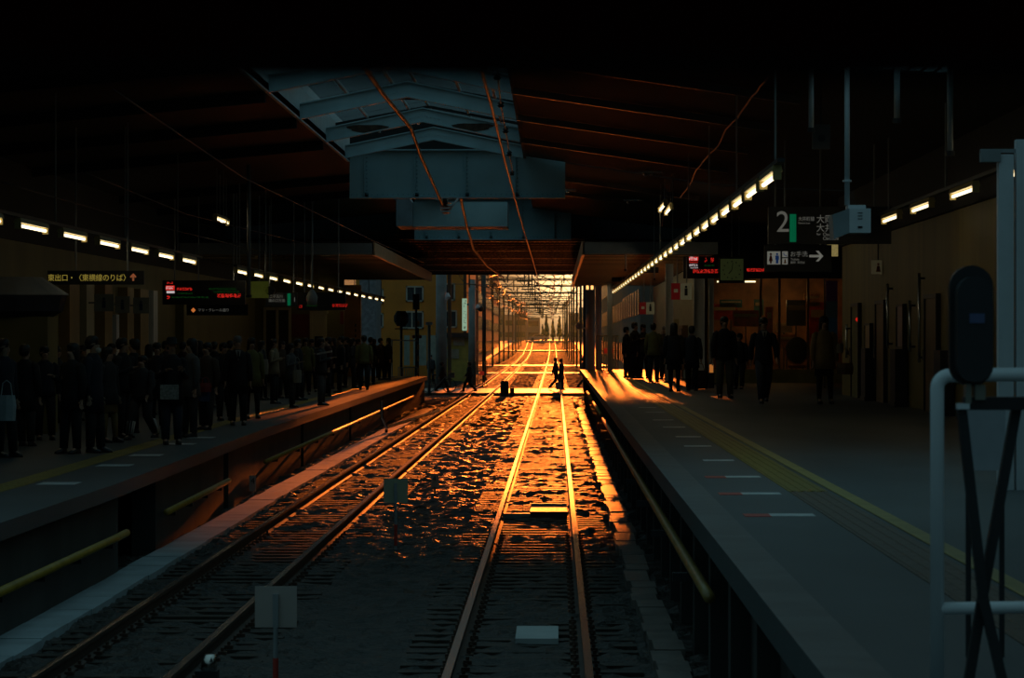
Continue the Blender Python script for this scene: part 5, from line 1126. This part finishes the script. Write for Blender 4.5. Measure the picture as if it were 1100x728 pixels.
# things held on the left
Z = LD * F / (488 - VY)
bag(X(6, Z - 1.9), Z - 1.9, H(452, Z - 1.9), .26, .1, .34, mat('white_bag', (.42, .50, .54), .5, emit=None), 'large white carrier bag held at the left picture edge', .2)
o = MB().box((-.14, -.01, -.11), (0, .01, .11)).box((0, -.03, -.11), (.14, -.01, .11)).build('newspaper', mat('newsprint', (.42, .44, .42), .7, var=.5, scale=30), loc=(X(185, LD*F/114), LD*F/114 - .42, H(421, LD*F/114 - .4))); tag(o, 'folded white newspaper held by the person in the hat', 'newspaper')
q = LD*F/(462-VY) - .35; bag(X(216, q), q, H(431, q), .3, .14, .26, mat('blue_bag', (.02, .05, .14), .5), 'blue bag held low beside the mottled grey coat', .15)
bag(X(221, q), q - .1, H(421, q), .22, .1, .16, mat('red_bag', (.25, .02, .02), .5), 'small red bag held above the blue bag', .1)
q = LD*F/(436-VY) - .3; bag(X(283, q), q, H(402, q), .24, .1, .36, mat('pale_bag', (.34, .32, .26), .5), 'pale shoulder bag left of the beige jacket', .3)
q = LD*F/(438-VY) - .3; bag(X(319, q), q, H(411, q), .22, .1, .3, mat('pale_bag', (.34, .32, .26), .5), 'pale tote bag carried beside the grey coat', .3)
o = MB().prism([(-.17, 0), (.17, .06), (.17, .1), (-.17, .04)], 0, .22).build('paper_sheet', CM['white'], loc=P(348, 381, 78)); tag(o, 'white sheet of paper held up in the far left crowd', 'paper')
q = LD*F/(487-VY) - .1; o = MB().ball((0, 0, 0), (.04, .03, .04), 10, 6).build('face_mask', CM['white'], loc=P(105, 376, q - .02)); tag(o, 'white face mask on the tall person on the left', 'face mask')
# right platform people
pm_ = person('walk', 820, 434, 341, 5, 'navy', 'denim', 'person in a dark suit and tie walking toward the camera', side='R')
MB().prism([(-.055, 1.47), (.055, 1.47), (.0, 1.28)], -.145, -.118).build('shirt', CM['white'], pm_); MB().prism([(-.012, 1.45), (.012, 1.45), (.018, 1.32), (0, 1.29), (-.018, 1.32)], -.152, -.146).build('necktie', CM['black'], pm_)
person('jacket', 778, 428, 340, 10, 'black', 'khaki', 'person in a black top and khaki trousers left of the suited walker', side='R')
person('jacket', 794, 418, 358, -20, 'black', 'black', 'short person in black half hidden between the two walking men', side='R')
person('woman', 885, 434, 340, 12, 'tan', 'black', 'person in a brown coat and black tights with a shoulder bag', side='R')
person('coat', 743, 420, 350, 170, 'navy', 'black', 'broad person in a dark blue jacket beside the grey column', side='R')
person('woman', 724, 421, 347, 165, 'black', 'black', 'person in a long black flared coat left of the dark blue jacket', side='R')
person('phone', 702, 411, 347, 160, 'olive', 'black', 'person in a dull olive jacket in the far right group', side='R')
person('jacket', 714, 408, 350, -30, 'brown', 'black', 'grey-haired person behind the long black coat', side='R', cap=hair_g)
person('jacket', 691, 407, 348, 30, 'char', 'black', 'person in dark grey behind the olive jacket', side='R')
person('phone', 682, 407, 346, 60, 'black', 'black', 'tall person in black near the sunlit platform edge', side='R')
person('jacket', 673, 406, 351, 70, 'black', 'black', 'person with one bent leg nearest the sunlit platform edge', side='R')
q = RD*F/(434-VY); bag(X(907, q - .1), q - .15, H(402, q), .36, .16, .24, mat('brown_bag', (.12, .07, .035), .5), 'brown shoulder bag of the person in the brown coat', .3)
bag(X(901, q - .1), q - .28, H(379, q), .15, .1, .2, CM['beige'], 'small pale bag above the brown shoulder bag', .1)
q = RD*F/(418-VY); t = bag(X(750, q), q - .2, RT + .01, .55, .35, .5, CM['dkred'], 'dark reddish travel bag on the floor by the dark blue jacket', .2)
q = RD*F/(418-VY); o = bag(X(738, q), q - .4, H(406, q), .24, .12, .22, mat('pale_bag', (.34, .32, .26)), 'small pale bag above the reddish travel bag', .12)
# people on the crossing
person('walk', 597, 418, 384, 85, 'black', 'black', 'person in a dark coat on the crossing, left of a close pair', side='G')
person('coat', 603, 419, 385, 95, 'char', 'black', 'person on the crossing carrying a white bag, right of a close pair', side='G')
person('walk', 627, 417, 384, 80, 'brown', 'black', 'person stepping off the crossing beside the right platform', side='G')
person('walk', 504, 421, 389, -85, 'char', 'black', 'person walking alone across the left track', side='G')
person('walk', 475, 421, 389, 95, 'brown', 'black', 'person pushing a bicycle at the left of the crossing', side='G')
person('jacket', 463, 412, 381, 30, 'char', 'black', 'person standing behind the pale capped post', side='G')
bag(X(600, 165), 164, H(418, 165), .3, .1, .36, CM['white'], 'white carrier bag held by the pair on the crossing', .15)
# bicycle
q = 161.5; t = thing('bicycle', 'bicycle pushed by the person at the left of the crossing', 'bicycle', (X(472, q), q - .6, -.02))
for xx in (-.5, .5): MB().tube([(xx + .32*math.cos(a), 0, .33 + .32*math.sin(a)) for a in [2*PI*k/20 for k in range(21)]], .02, 6).build('wheel', black, t)
MB().tube([(-.5, 0, .33), (-.1, 0, .3), (.35, 0, .8), (-.2, 0, .75), (-.1, 0, .3)], .02, 6).tube([(.5, 0, .33), (.33, 0, .95)], .02, 6).build('frame', grey, t)
MB().tube([(.33, -.25, .98), (.33, .25, .98)], .016, 6).build('handlebar', dark, t); MB().ball((-.22, 0, .85), (.12, .07, .04), 10, 6).build('saddle', black, t); MB().box((.45, -.15, .7), (.75, .15, .95)).build('basket', grey, t)

for p_ in PR.values():          # the figures above are copies; the patterns themselves go
    for c_ in list(p_.children): bpy.data.objects.remove(c_)
    bpy.data.objects.remove(p_)

# ---------------------------------------------------------------- cab window header, a metre in front of the eye
t = thing('cab_window_header', 'dark maroon header of the front window along the top of the view', 'window header', (0, .95, EYE + .077))
MB().box((-1.3, 0, 0), (1.3, .06, .5)).build('header_panel', mat('maroon_paint', (.012, .001, .001), .9, spec=0), t); MB().tube([(-1.3, .0, .0), (1.3, .0, .0)], .003, 8).build('rubber_seal', mat('rubber', (.006, .004, .004), .9, spec=0), t)
